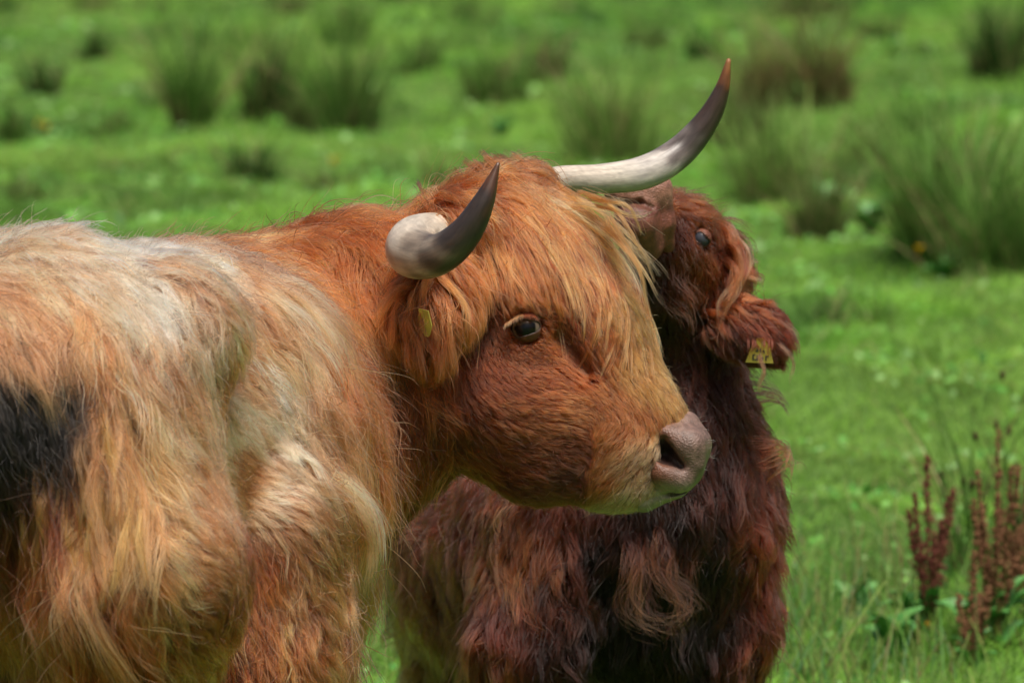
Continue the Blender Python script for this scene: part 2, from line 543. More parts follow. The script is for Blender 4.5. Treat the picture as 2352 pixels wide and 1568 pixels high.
def tube(pts, rads, seg=28, K=60):
    line = spline(pts, K); r = np.interp(np.linspace(0, 1, K), np.linspace(0, 1, len(rads)), rads) if len(rads) != len(pts) else None
    if r is None:
        s = np.concatenate([[0], np.cumsum(np.linalg.norm(np.diff(pts, axis=0), axis=1))]); s /= s[-1]
        rr = spline(np.c_[s, rads, 0 * s], 200); r = np.interp(np.linspace(0, 1, K), rr[:, 0], rr[:, 1])
    tg = norm(np.gradient(line, axis=0)); ref = np.array([.1, .9, .2])
    V = []
    nprev = norm(np.cross(tg[0], ref)[None])[0]
    for k in range(K):
        nn = nprev - (nprev @ tg[k]) * tg[k]; nn /= np.linalg.norm(nn); nprev = nn
        bb = np.cross(tg[k], nn)
        a = np.linspace(0, 2 * math.pi, seg, endpoint=False)
        V.append(line[k] + r[k] * (np.cos(a)[:, None] * nn + np.sin(a)[:, None] * bb))
    V = np.concatenate(V + [line[:1], line[-1:] + tg[-1] * r[-1] * .6])
    F = []
    for k in range(K - 1):
        for j in range(seg):
            a = k * seg + j; b = k * seg + (j + 1) % seg
            F.append((a, b, b + seg, a + seg))
    n0 = K * seg
    for j in range(seg):
        F.append((n0, (j + 1) % seg, j)); F.append((n0 + 1, (K - 1) * seg + j, (K - 1) * seg + (j + 1) % seg))
    tt = np.concatenate([np.repeat(np.linspace(0, 1, K), seg), [0, 1]])
    return V, F, tt

def uvball(c, r, nu=32, nv=20, ax=None):
    V = []; F = []
    for i in range(nv + 1):
        th = math.pi * i / nv
        for j in range(nu):
            ph = 2 * math.pi * j / nu
            V.append((math.sin(th) * math.cos(ph), math.sin(th) * math.sin(ph), math.cos(th)))
    for i in range(nv):
        for j in range(nu):
            a = i * nu + j; b = i * nu + (j + 1) % nu
            F.append((a, a + nu, b + nu, b))
    return np.array(V) * r + np.asarray(c), F

# ================================================================== SETTING
_gr = np.random.default_rng(11)
_gk = []
for wl, amp, n in ((14, .10, 5), (4.5, .035, 7), (1.6, .034, 10), (.7, .018, 12)):
    for _ in range(n):
        a = _gr.uniform(0, 6.28); f = 2 * math.pi / (wl * _gr.uniform(.7, 1.4))
        _gk.append((math.cos(a) * f, math.sin(a) * f, _gr.uniform(0, 6.28), amp / math.sqrt(n) * 1.3))
def gh(x, y):
    z = 0
    for kx, ky, ph, am in _gk:
        z = z + am * np.sin(kx * x + ky * y + ph)
    return z * sm(0, 4, np.abs(y - .0) + 0 * x) * .9 + z * 0
def G(u, v, it=6):
    """where the line of sight u, v meets the ground"""
    ray = FWD + (u - 1176) / FP * RGT + (784 - v) / FP * UPV
    h = 0.0
    for _ in range(it):
        d = (CAM[2] - h) / -ray[2]
        p = CAM + d * ray
        h = .5 * h + .5 * float(gh(p[0], p[1]))
    p[2] = float(gh(p[0], p[1]))
    return p, d

def spaced(lo, hi, mid, step):
    out = [0.0]; x = 0.0; st = step
    while x < hi:
        if x > mid: st *= 1.12
        x += st; out.append(x)
    neg = []; x = 0.0; st = step
    while x > lo:
        if -x > (mid if lo < -200 else 6): st *= 1.12
        x -= st; neg.append(x)
    return np.array(neg[::-1] + out)
gx = spaced(-2500, 2500, 7, .11); gy = spaced(-120, 4000, 58, .12)
GX, GY = np.meshgrid(gx, gy, indexing='ij')
V = np.stack([GX, GY, gh(GX, GY)], -1).reshape(-1, 3)
ii, jj = np.meshgrid(np.arange(len(gx) - 1), np.arange(len(gy) - 1), indexing='ij')
a = (ii * len(gy) + jj).ravel()
Fq = np.stack([a, a + len(gy), a + len(gy) + 1, a + 1], -1)
m, nt, b, out = new_mat('pasture_ground')
tc = nt.nodes.new('ShaderNodeTexCoord')
n1 = nt.nodes.new('ShaderNodeTexNoise'); n1.inputs['Scale'].default_value = .9; n1.inputs['Detail'].default_value = 8; n1.inputs['Roughness'].default_value = .65
n2 = nt.nodes.new('ShaderNodeTexNoise'); n2.inputs['Scale'].default_value = 22; n2.inputs['Detail'].default_value = 4
cr = nt.nodes.new('ShaderNodeValToRGB')
for i, (p, c) in enumerate(((.3, (.022, .045, .012, 1)), (.5, (.07, .14, .026, 1)), (.72, (.13, .23, .05, 1)))):
    e = cr.color_ramp.elements[i] if i < 2 else cr.color_ramp.elements.new(p)
    e.position = p; e.color = c
mm = nt.nodes.new('ShaderNodeMix'); mm.data_type = 'FLOAT'; mm.inputs[0].default_value = .4
nt.links.new(tc.outputs['Object'], n1.inputs['Vector']); nt.links.new(tc.outputs['Object'], n2.inputs['Vector'])
nt.links.new(n1.outputs[0], mm.inputs[2]); nt.links.new(n2.outputs[0], mm.inputs[3])
nt.links.new(mm.outputs[0], cr.inputs[0]); nt.links.new(cr.outputs[0], b.inputs['Base Color'])
b.inputs['Roughness'].default_value = .95; b.inputs['Specular IOR Level'].default_value = .1
bp = nt.nodes.new('ShaderNodeBump'); bp.inputs['Strength'].default_value = .8; bp.inputs['Distance'].default_value = .03
nt.links.new(n2.outputs[0], bp.inputs['Height']); nt.links.new(bp.outputs[0], b.inputs['Normal'])
go = mesh_obj('ground', V, Fq, m); go['kind'] = 'structure'

def leaf_hair_mat():
    m = bpy.data.materials.new('grass_blades'); m.use_nodes = True
    nt = m.node_tree; nt.nodes.clear()
    out = nt.nodes.new('ShaderNodeOutputMaterial')
    d = nt.nodes.new('ShaderNodeBsdfDiffuse'); t = nt.nodes.new('ShaderNodeBsdfTranslucent'); g = nt.nodes.new('ShaderNodeBsdfGlossy'); g.inputs['Roughness'].default_value = .5
    at = nt.nodes.new('ShaderNodeAttribute'); at.attribute_name = 'col'
    a = nt.nodes.new('ShaderNodeMixShader'); a.inputs[0].default_value = .35
    c = nt.nodes.new('ShaderNodeMixShader'); c.inputs[0].default_value = .04
    nt.links.new(at.outputs['Color'], d.inputs[0]); nt.links.new(at.outputs['Color'], t.inputs[0])
    nt.links.new(d.outputs[0], a.inputs[1]); nt.links.new(t.outputs[0], a.inputs[2])
    nt.links.new(a.outputs[0], c.inputs[1]); nt.links.new(g.outputs[0], c.inputs[2]); nt.links.new(c.outputs[0], out.inputs[0])
    return m
M_grass = leaf_hair_mat()

class N2:
    def __init__(s, seed, wl, n=16):
        r = np.random.default_rng(seed); a = r.uniform(0, 6.28, n); f = 2 * math.pi / (wl * r.uniform(.5, 1.6, n))
        s.k = np.stack([np.cos(a) * f, np.sin(a) * f], -1); s.ph = r.uniform(0, 6.28, n); s.n = n
    def __call__(s, x, y):
        return sum(np.sin(s.k[i, 0] * x + s.k[i, 1] * y + s.ph[i]) for i in range(s.n)) * math.sqrt(2 / s.n) * .7

def grass(n):
    r = np.random.default_rng(5)
    u = r.random(n)
    yd = 11.2 * (62 / 11.2) ** (u ** .85)            # distance from the camera
    hw = .094 * yd + 1.5
    x = r.uniform(-1, 1, n) * hw; y = yd - 8.957
    k = int(n * .08)                                 # sparser turf round the animals' feet
    x[:k] = r.uniform(-2.2, 2.2, k); y[:k] = r.uniform(-1.8, 3.0, k)
    yd = y + 8.957
    p1 = N2(3, 1.3); p2 = N2(4, 3.8); p3 = N2(6, .45)
    tuft = np.clip(p1(x * 1.2 + 3, y * .8) + .6 * p3(x, y) - .7, 0, 2)
    hgt = np.clip(.9 + .45 * p1(x, y) + .4 * p2(x, y), .35, 2.2) + 1.6 * tuft
    yel = np.clip(.5 + .5 * p2(x + 7, y * .7), 0, 1); dk = np.clip(.42 + .7 * p1(x - 4, y) + .45 * p3(x, y) + .25 * tuft, 0, 1)
    L = .036 * hgt * r.uniform(.6, 1.5, n) * (1 + .012 * (yd - 11))
    z = gh(x, y)
    K = 4; T = np.linspace(0, 1, K)
    a = r.uniform(0, 6.28, n); bend = r.uniform(.2, 1.1, n)
    dx = np.cos(a) * bend; dy = np.sin(a) * bend
    pts = np.stack([x[:, None] + dx[:, None] * L[:, None] * T ** 1.6, y[:, None] + dy[:, None] * L[:, None] * T ** 1.6,
                    z[:, None] - .004 + L[:, None] * (T - .35 * T ** 2 * (bend[:, None] ** 1.2))], -1)
    g1 = np.array([.225, .56, .05]); g2 = np.array([.05, .165, .02]); g3 = np.array([.36, .57, .09]); g4 = np.array([.40, .34, .15])
    c = g1 * (1 - dk[:, None]) + g2 * dk[:, None]
    c = c * (1 - .55 * yel[:, None]) + g3 * .55 * yel[:, None]
    dead = r.random(n) < .04
    c[dead] = g4
    c = c * np.exp(r.normal(size=(n, 1)) * .2)
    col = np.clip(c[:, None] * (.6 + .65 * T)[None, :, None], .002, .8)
    rad = (.0011 * (yd / 11) ** .9 * r.uniform(.7, 1.4, n))[:, None] * (1 - .8 * T ** 2)[None]
    o = hair_obj('grass', [(pts, rad, col)], M_grass)
    o['kind'] = 'stuff'; o['label'] = 'short bright green pasture grass covering the field'; o['category'] = 'grass'
def tall_grass(n):
    """rank grass stems and seed stalks among the near turf"""
    r = np.random.default_rng(15)
    x = np.concatenate([r.normal(.62, .22, int(n * .62)), r.normal(-.16, .05, int(n * .14)), r.uniform(-.3, 1.3, n - int(n * .62) - int(n * .14))])
    y = r.uniform(2.3, 4.2, n) + np.abs(x - .7) * .3
    L = r.uniform(.06, .2, n) * np.where(r.random(n) < .12, 1.6, 1)
    K = 6; T = np.linspace(0, 1, K); a = r.uniform(0, 6.28, n); b = r.uniform(.05, .6, n)
    pts = np.stack([x[:, None] + (np.cos(a) * b * L)[:, None] * T ** 1.8, y[:, None] + (np.sin(a) * b * L)[:, None] * T ** 1.8, gh(x, y)[:, None] - .01 + L[:, None] * (T - .25 * b[:, None] * T ** 2)], -1)
    pal = np.array([[.16, .36, .05], [.09, .24, .04], [.30, .40, .10], [.36, .26, .12], [.20, .09, .05], [.13, .30, .12]])
    c = pal[r.choice(6, n, p=[.32, .25, .2, .1, .05, .08])] * np.exp(r.normal(size=(n, 1)) * .2)
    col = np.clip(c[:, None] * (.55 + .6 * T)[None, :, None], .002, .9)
    rad = (r.uniform(.0007, .0019, n))[:, None] * (1 - .7 * T ** 2)[None]
    o = hair_obj('tall_grass', [(pts, rad, col)], M_grass)
    o['kind'] = 'stuff'; o['label'] = 'long rank grass stems and seed stalks in the near turf'; o['category'] = 'grass'


def clover(n):
    """small round leaves of ground cover between the grass"""
    r = np.random.default_rng(25)
    yd = 11.0 * (40 / 11.0) ** r.random(n); x = r.uniform(-1, 1, n) * (.095 * yd + .3); y = yd - 8.957
    pn = N2(14, .8); k = pn(x, y) + r.normal(size=n) * .5 > .1
    x, y, yd = x[k], y[k], yd[k]; n = len(x)
    s = r.uniform(.006, .014, n) * (yd / 11) ** .6
    c = np.stack([x, y, gh(x, y) + r.uniform(.012, .05, n)], -1)
    nv = norm(r.normal(size=(n, 3)) * .45 + [0, -.25, 1]); a1 = norm(np.cross(nv, r.normal(size=(n, 3)))); a2 = np.cross(nv, a1)
    th = np.arange(6) * math.pi / 3
    V = c[:, None] + s[:, None, None] * (np.cos(th)[None, :, None] * a1[:, None] + np.sin(th)[None, :, None] * a2[:, None] * .8)
    i = np.arange(n)[:, None] * 6
    F = np.concatenate([i + [0, 1, 2, 3], i + [0, 3, 4, 5]])
    pal = np.array([[.12, .34, .05], [.20, .44, .10], [.08, .24, .04], [.26, .46, .16]])
    col = pal[r.integers(0, 4, n)] * np.exp(r.normal(size=(n, 1)) * .18)
    o = mesh_obj('clover', V.reshape(-1, 3), F, M_leaf, cols=np.repeat(col, 6, axis=0), smooth=False)
    o['kind'] = 'stuff'; o['label'] = 'small round clover leaves spread through the turf'; o['category'] = 'ground cover'

def blades(root, dirv, L, W, bend, cols, K=5):
    """ribbon blades as one mesh: vertices, quads, colours"""
    n = len(root); T = np.linspace(0, 1, K)
    ang = RNG.uniform(0, 6.28, n); side = np.stack([np.cos(ang), np.sin(ang), 0 * ang], -1)
    bd = norm(dirv * [1, 1, 0] + 1e-6 * side)
    c = root[:, None] + dirv[:, None] * L[:, None, None] * T[None, :, None] + bd[:, None] * (bend * L)[:, None, None] * (T ** 2.4)[None, :, None]
    c[..., 2] -= (bend ** 1.5 * L * .5)[:, None] * (T ** 3)[None]
    wv = side[:, None] * (W[:, None] * (1 - .85 * T[None] ** 2))[..., None]
    V = np.stack([c - wv, c + wv], 2).reshape(-1, 3)
    base = np.arange(n)[:, None] * K * 2 + np.arange(K - 1)[None] * 2
    F = np.stack([base, base + 1, base + 3, base + 2], -1).reshape(-1, 4)
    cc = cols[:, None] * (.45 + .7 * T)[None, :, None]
    return V, F, np.repeat(cc.reshape(-1, 3), 2, axis=0)

if DBG != 'body':
    grass(480000)
    tall_grass(1900)
    clover(26000)

PAL = dict(dark=((.09, .19, .035), (.04, .10, .02)), green=((.19, .36, .07), (.09, .20, .035)), pale=((.30, .46, .11), (.16, .32, .06)),
           brown=((.26, .18, .07), (.13, .18, .045)), olive=((.17, .21, .06), (.08, .14, .03)))
def rush(u, v, wpx, hpx, pal, label, n=None, spiky=.3, cat='rush clump', group='rush tussocks scattered over the pasture', seeds=0):
    p, d = G(u, v)
    s = d / FP
    wm, hm = wpx * s, hpx * s
    n = n or int(np.clip(320 * (wpx * hpx) / 30000, 160, 800))
    r = RNG
    q = r.random(n) ** .5 * .5; a = r.uniform(0, 6.28, n)
    ns = int(r.integers(3, 7)); sc_ = np.clip(r.normal(size=(ns, 2)) * .17, -.28, .28); sc_[0] = 0; sh = r.uniform(.5, 1.05, ns); sh[0] = 1
    wk = r.integers(0, ns, n); ang = a
    root = np.stack([(sc_[wk, 0] + np.cos(a) * q * .5) * wm, (sc_[wk, 1] + np.sin(a) * q * .5) * wm, 0 * a], -1)
    root[:, 2] = gh(root[:, 0] + p[0], root[:, 1] + p[1]) - p[2] - .01
    out = norm(np.stack([np.cos(a), np.sin(a), 0 * a], -1) * (q * spiky * 1.7)[:, None] + r.normal(size=(n, 3)) * .10 + [0, 0, 1])
    L = hm * (r.random(n) ** 1.3 * 1.15 + .45) * (1 - .3 * q) * sh[wk]
    c1, c2 = [np.array(c) for c in PAL[pal]]
    f = r.random(n)[:, None]
    cols = (c1 * f + c2 * (1 - f)) * np.exp(r.normal(size=(n, 1)) * .22)
    dead = r.random(n) < .16; cols[dead] = np.array([.30, .23, .11]) * r.uniform(.6, 1.2, (int(dead.sum()), 1))
    out[dead] = norm(out[dead] + r.normal(size=(int(dead.sum()), 3)) * [.35, .35, 0])
    W = (.0016 + .00011 * d) * r.uniform(.7, 1.3, n)
    V, F, C = blades(root, out, L, W, r.uniform(.02, .4, n), cols)
    o = mesh_obj('rush_clump', V, F, M_leaf, cols=C)
    o.location = p
    o['label'] = label; o['category'] = cat
    if group: o['group'] = group
    return o, root, out, L, p, d

M_seed = plain('rush_seed', (.05, .025, .015), .8, .1)
RUSH = [
 (100, 212, 120, 125, 'dark', 'small dark rush clump near the left edge, level with the tall tussock'),
 (215, 140, 90, 75, 'dark', 'little dark rush tuft up and right of the left edge clump'),
 (212, 40, 120, 62, 'olive', 'dark rush tuft cut by the top edge on the left'),
 (20, 40, 60, 60, 'dark', 'dark rush tuft in the top left corner'),
 (440, 305, 130, 265, 'green', 'tallest grey green rush tussock on the left, leftmost of the big row'),
 (600, 275, 150, 215, 'dark', 'dark rush tussock second from left in the big row above the back'),
 (810, 312, 230, 235, 'green', 'widest rush tussock at the right end of the big row above the back'),
 (700, 290, 90, 160, 'olive', 'narrow rush tussock between the two biggest in the row'),
 (570, 440, 180, 140, 'dark', 'low dark rush tussock just above the ginger neck'),
 (250, 322, 200, 70, 'green', 'low flat rush patch left of the tallest tussock'),
 (20, 330, 110, 100, 'green', 'soft green rush patch at the left frame edge'),
 (1150, 240, 200, 150, 'green', 'rush tussock above the ginger forehead'),
 (1400, 360, 300, 235, 'pale', 'broad pale rush bed behind the long far horn'),
 (1330, 300, 130, 150, 'green', 'rush clump at the left shoulder of the pale rush bed'),
 (1610, 170, 120, 120, 'dark', 'dark rush tuft left of the horn tip'),
 (1760, 262, 150, 190, 'brown', 'reddish brown tall grass tussock right of the horn tip'),
 (1880, 250, 160, 205, 'brown', 'reddish brown grass tussock beside the other brown one, further right'),
 (1880, 60, 230, 120, 'olive', 'olive rush bed cut by the top edge right of the horn tip'),
 (2015, 103, 90, 85, 'dark', 'dark rush tuft near the top right'),
 (2290, 192, 170, 210, 'dark', 'dark tall rush tussock at the top right edge'),
 (2100, 138, 140, 40, 'olive', 'very low olive rush tuft between the two dark ones at top right'),
 (2130, 640, 230, 320, 'green', 'large green rush tussock, left part of the big bed at the right edge'),
 (2290, 670, 260, 370, 'green', 'large green rush tussock touching the right frame edge at mid height'),
 (2230, 560, 180, 240, 'dark', 'dark rush tussock tucked behind the two large ones at the right'),
 (1020, 440, 180, 120, 'pale', 'pale grass tuft behind the near horn tip'),
 (900, 25, 130, 60, 'dark', 'dark rush tuft at the top edge left of centre'),
 (1080, 90, 170, 120, 'green', 'rush tussock near the top edge at centre'),
 (780, 110, 150, 120, 'green', 'rush clump standing behind the widest tussock'),
 (480, 130, 150, 90, 'green', 'rush clump standing behind the tallest tussock'),
 (1300, 60, 150, 90, 'green', 'rush tuft near the top edge right of centre'),
 (1480, 120, 140, 90, 'olive', 'olive rush tuft between the centre and the horn tip near the top'),
 (1800, 480, 250, 230, 'pale', 'pale wispy grass bed right of the raised calf head'),
 (1880, 560, 170, 180, 'olive', 'olive grass tussock below the pale bed right of the calf head'),
 (1980, 400, 160, 160, 'pale', 'pale grass tuft between the brown tussocks and the big rush bed'),
 (1880, 780, 170, 110, 'dark', 'dark grass patch directly behind the hanging calf ear'),
 (330, 60, 160, 90, 'green', 'faint green rush tuft near the top, right of the top left corner tufts'),
 (650, 60, 170, 80, 'olive', 'olive grass tuft near the top edge above the gap in the big row'),
 (980, 190, 150, 110, 'green', 'green rush tuft right of the widest tussock'),
 (1250, 190, 150, 120, 'olive', 'olive rush tuft above the pale rush bed'),
 (60, 500, 140, 90, 'olive', 'olive grass tuft just above the pale rump at the left edge'),
 (380, 500, 150, 90, 'green', 'green grass tuft just above the back, left of the low dark tussock'),
 (760, 470, 150, 100, 'olive', 'olive grass tuft just above the ginger neck, right of the low dark tussock'),
 (1700, 340, 170, 150, 'olive', 'olive grass tuft in front of the left brown tussock'),
 (2080, 330, 170, 120, 'green', 'green grass tuft in the turf below the very low olive one'),
 (2020, 760, 160, 90, 'green', 'green grass tuft right of the dark patch behind the calf ear'),
 (2240, 1330, 140, 500, 'green', 'tall thin green rushes at the lower right'),
 (2345, 1300, 120, 420, 'olive', 'olive rushes cut by the lower right frame edge'),
]
if DBG != 'body':
    for (u, v, ww, hh, pal, lab) in RUSH:
        tall = v > 1200
        o, root, out, L, p, d = rush(u, v, ww, hh, pal, lab, n=70 if tall else None, spiky=.12 if tall else .2)
        if tall:     # brown flower clusters on the side of the stems
            vv, ff = uvball((0, 0, 0), 1, 7, 5)
            first = None
            for i in RNG.choice(len(root), 9, replace=False):
                if first is None:
                    so = first = mesh_obj('seed_head', vv * [.006, .006, .011] * (1 + RNG.normal(size=vv.shape) * .15), ff, M_seed)
                else:
                    so = first.copy(); sc.collection.objects.link(so)
                so.parent = o
                so.location = root[i] + out[i] * L[i] * .80

# ---- sorrel: rusty flower spikes on leafy stems
M_sor = [plain('sorrel_rust', (.15, .05, .035), .85, .1), plain('sorrel_orange', (.20, .095, .05), .85, .1)]
M_stem = plain('weed_stem', (.12, .12, .03), .7, .2)
M_bleaf = plain('broad_leaf', (.09, .27, .06), .45, .4)
def leafmesh(L, Wd, curl=.25, K=8):
    V = []; F = []
    for i in range(K + 1):
        t = i / K; wv = Wd * math.sin(math.pi * min(1, t * .93 + .05)) ** .7 * (1 - .3 * t)
        for j in range(5):
            s = (j - 2) / 2
            V.append((L * t, wv * s, L * curl * math.sin(t * 2.4) + abs(s) * wv * .35 + .004 * math.sin(7 * t + 3 * s)))
    for i in range(K):
        for j in range(4):
            a = i * 5 + j; F.append((a, a + 1, a + 6, a + 5))
    return np.array(V), F
def sorrel(u, v, hpx, mat, label, nb=5, spread=.2, seed=0):
    r = np.random.default_rng(seed)
    p, d = G(u, v); h = hpx * d / FP
    root = empty('sorrel_plant', p, label, 'sorrel plant', 'sorrel plants with rusty spikes at the lower right')
    def T_(o): o.location = (0, 0, 0); o.parent = root
    for i in range(nb):
        hh = h * (1 if i == 0 else r.uniform(.5, .85)); a = r.uniform(0, 6.28); sp = 0.02 if i == 0 else spread * r.uniform(.4, 1)
        top = np.array([math.cos(a) * sp * hh, math.sin(a) * sp * hh, hh])
        pts = np.array([[0, 0, -.01], top * [.3, .3, .4], top * [.8, .8, .75], top])
        V, F, _ = tube(pts, [.003, .0026, .002, .001], 6, 12)
        o = mesh_obj('stem', V, F, M_stem); T_(o)
        line = spline(pts, 60); Vs = []; Fs = []
        for k in range(210):
            t = r.uniform(.42, 1); c = line[int(t * 59)] + r.normal(size=3) * .0062 * (1.3 - t) * (1 + .5 * math.sin(t * 40 + i))
            s = r.uniform(.0018, .0042); ax = r.normal(size=(6, 3)) * .2 * s
            oc = np.array([[s, 0, 0], [-s, 0, 0], [0, s, 0], [0, -s, 0], [0, 0, s * 1.3], [0, 0, -s * 1.3]]) + ax + c
            b0 = len(Vs); Vs += list(oc)
            Fs += [tuple(b0 + q for q in f) for f in ((0, 2, 4), (2, 1, 4), (1, 3, 4), (3, 0, 4), (2, 0, 5), (1, 2, 5), (3, 1, 5), (0, 3, 5))]
        o = mesh_obj('flower_spike', np.array(Vs), Fs, mat, smooth=False); T_(o)
    for i in range(4):
        V, F = leafmesh(h * r.uniform(.2, .32), h * .045)
        o = mesh_obj('leaf', V, F, M_bleaf); T_(o)
        o.location = (0, 0, h * .04 * i + .01); o.rotation_euler = (0, r.uniform(-.9, -.2), r.uniform(0, 6.28))
def leafy(u, v, wpx, label, n=8, seed=0):
    r = np.random.default_rng(seed); p, d = G(u, v); s = wpx * d / FP
    root = empty('broad_leaved_weed', p, label, 'weed', 'broad leaved weeds in the turf')
    for i in range(n):
        V, F = leafmesh(s * r.uniform(.4, .65), s * r.uniform(.12, .19))
        o = mesh_obj('leaf', V, F, M_bleaf); o.parent = root
        o.location = (0, 0, .035); o.rotation_euler = (r.uniform(-.3, .3), r.uniform(-.9, -.35), i * 2.4 + r.uniform(-.4, .4))
def flower(u, v, stem, label, seed=0, size=.011):
    r = np.random.default_rng(seed)
    p, d = G(u, v + stem); h = stem * d / FP
    root = empty('buttercup', p, label, 'buttercup', 'yellow buttercups in the pasture')
    V, F, _ = tube(np.array([[0, 0, -.01], [.004, .002, h * .5], [0, 0, h]]), [.0012, .001, .0008], 6, 8)
    o = mesh_obj('stem', V, F, M_stem); o.parent = root; o.location = (0, 0, 0)
    for k in range(5):
        V, F = leafmesh(size, size * .48, .5, 4)
        o = mesh_obj('petal', V, F, M_petal); o.parent = root; o.location = (0, 0, h); o.rotation_euler = (0, -.5, k * 1.2566)
    V, F = uvball((0, 0, 0), size * .28, 8, 6)
    o = mesh_obj('flower_centre', V, F, M_petal); o.parent = root; o.location = (0, 0, h + .002)
if DBG != 'body':
    sorrel(2135, 1480, 440, M_sor[0], 'dark red sorrel spikes standing alone right of the brown calf', 9, .24, 1)
    sorrel(2290, 1500, 520, M_sor[1], 'tallest orange brown sorrel spikes in front of the thin rushes', 11, .22, 2)
    sorrel(2350, 1440, 330, M_sor[1], 'orange sorrel spikes cut by the right frame edge', 5, .25, 3)
    sorrel(2230, 1560, 300, M_sor[1], 'short orange sorrel spikes nearest the bottom right corner', 5, .3, 4)
    leafy(2100, 1475, 190, 'shiny broad weed at the foot of the dark red sorrel', 9, 1)
    leafy(1965, 1450, 170, 'flat broad leaves left of the dark red sorrel, alone in the turf', 8, 2)
    leafy(2250, 1500, 220, 'broad leaved weed under the tall orange sorrel', 10, 3)
    leafy(2050, 1540, 200, 'broad leaves at the bottom edge right of the calf', 8, 4)
    leafy(930, 1500, 150, 'broad leaves between the fur curtain and the calf flank', 9, 5)
    leafy(950, 1400, 110, 'small leaves higher up between the two animals', 7, 6)
    leafy(1150, 330, 90, 'pale leaves in the far turf above the ginger forehead', 7, 7)
    leafy(2000, 560, 170, 'leafy weed left of the buttercup by the big rush bed', 9, 8)
    leafy(1890, 520, 150, 'leafy weed right of the calf forehead', 9, 9)
    leafy(2170, 650, 150, 'leafy weed at the foot of the big rush bed', 8, 10)
    flower(2110, 585, 85, 'bright buttercup in front of the big rush bed at the right', 1, .02)
    flower(1800, 1408, 75, 'buttercup beside the brown calf foreleg at the right', 2, .012)
    flower(2130, 1437, 50, 'small buttercup below the dark red sorrel', 3, .008)
    flower(765, 376, 20, 'pale yellow buttercup above the ginger neck', 4, .03)
    flower(88, 290, 25, 'buttercup near the left frame edge, left of its neighbour', 5, .028)
    flower(106, 296, 20, 'buttercup near the left frame edge, right of its neighbour', 6, .028)
    flower(1975, 1043, 15, 'faint yellow buttercup alone in the short turf right of the calf', 7, .009)

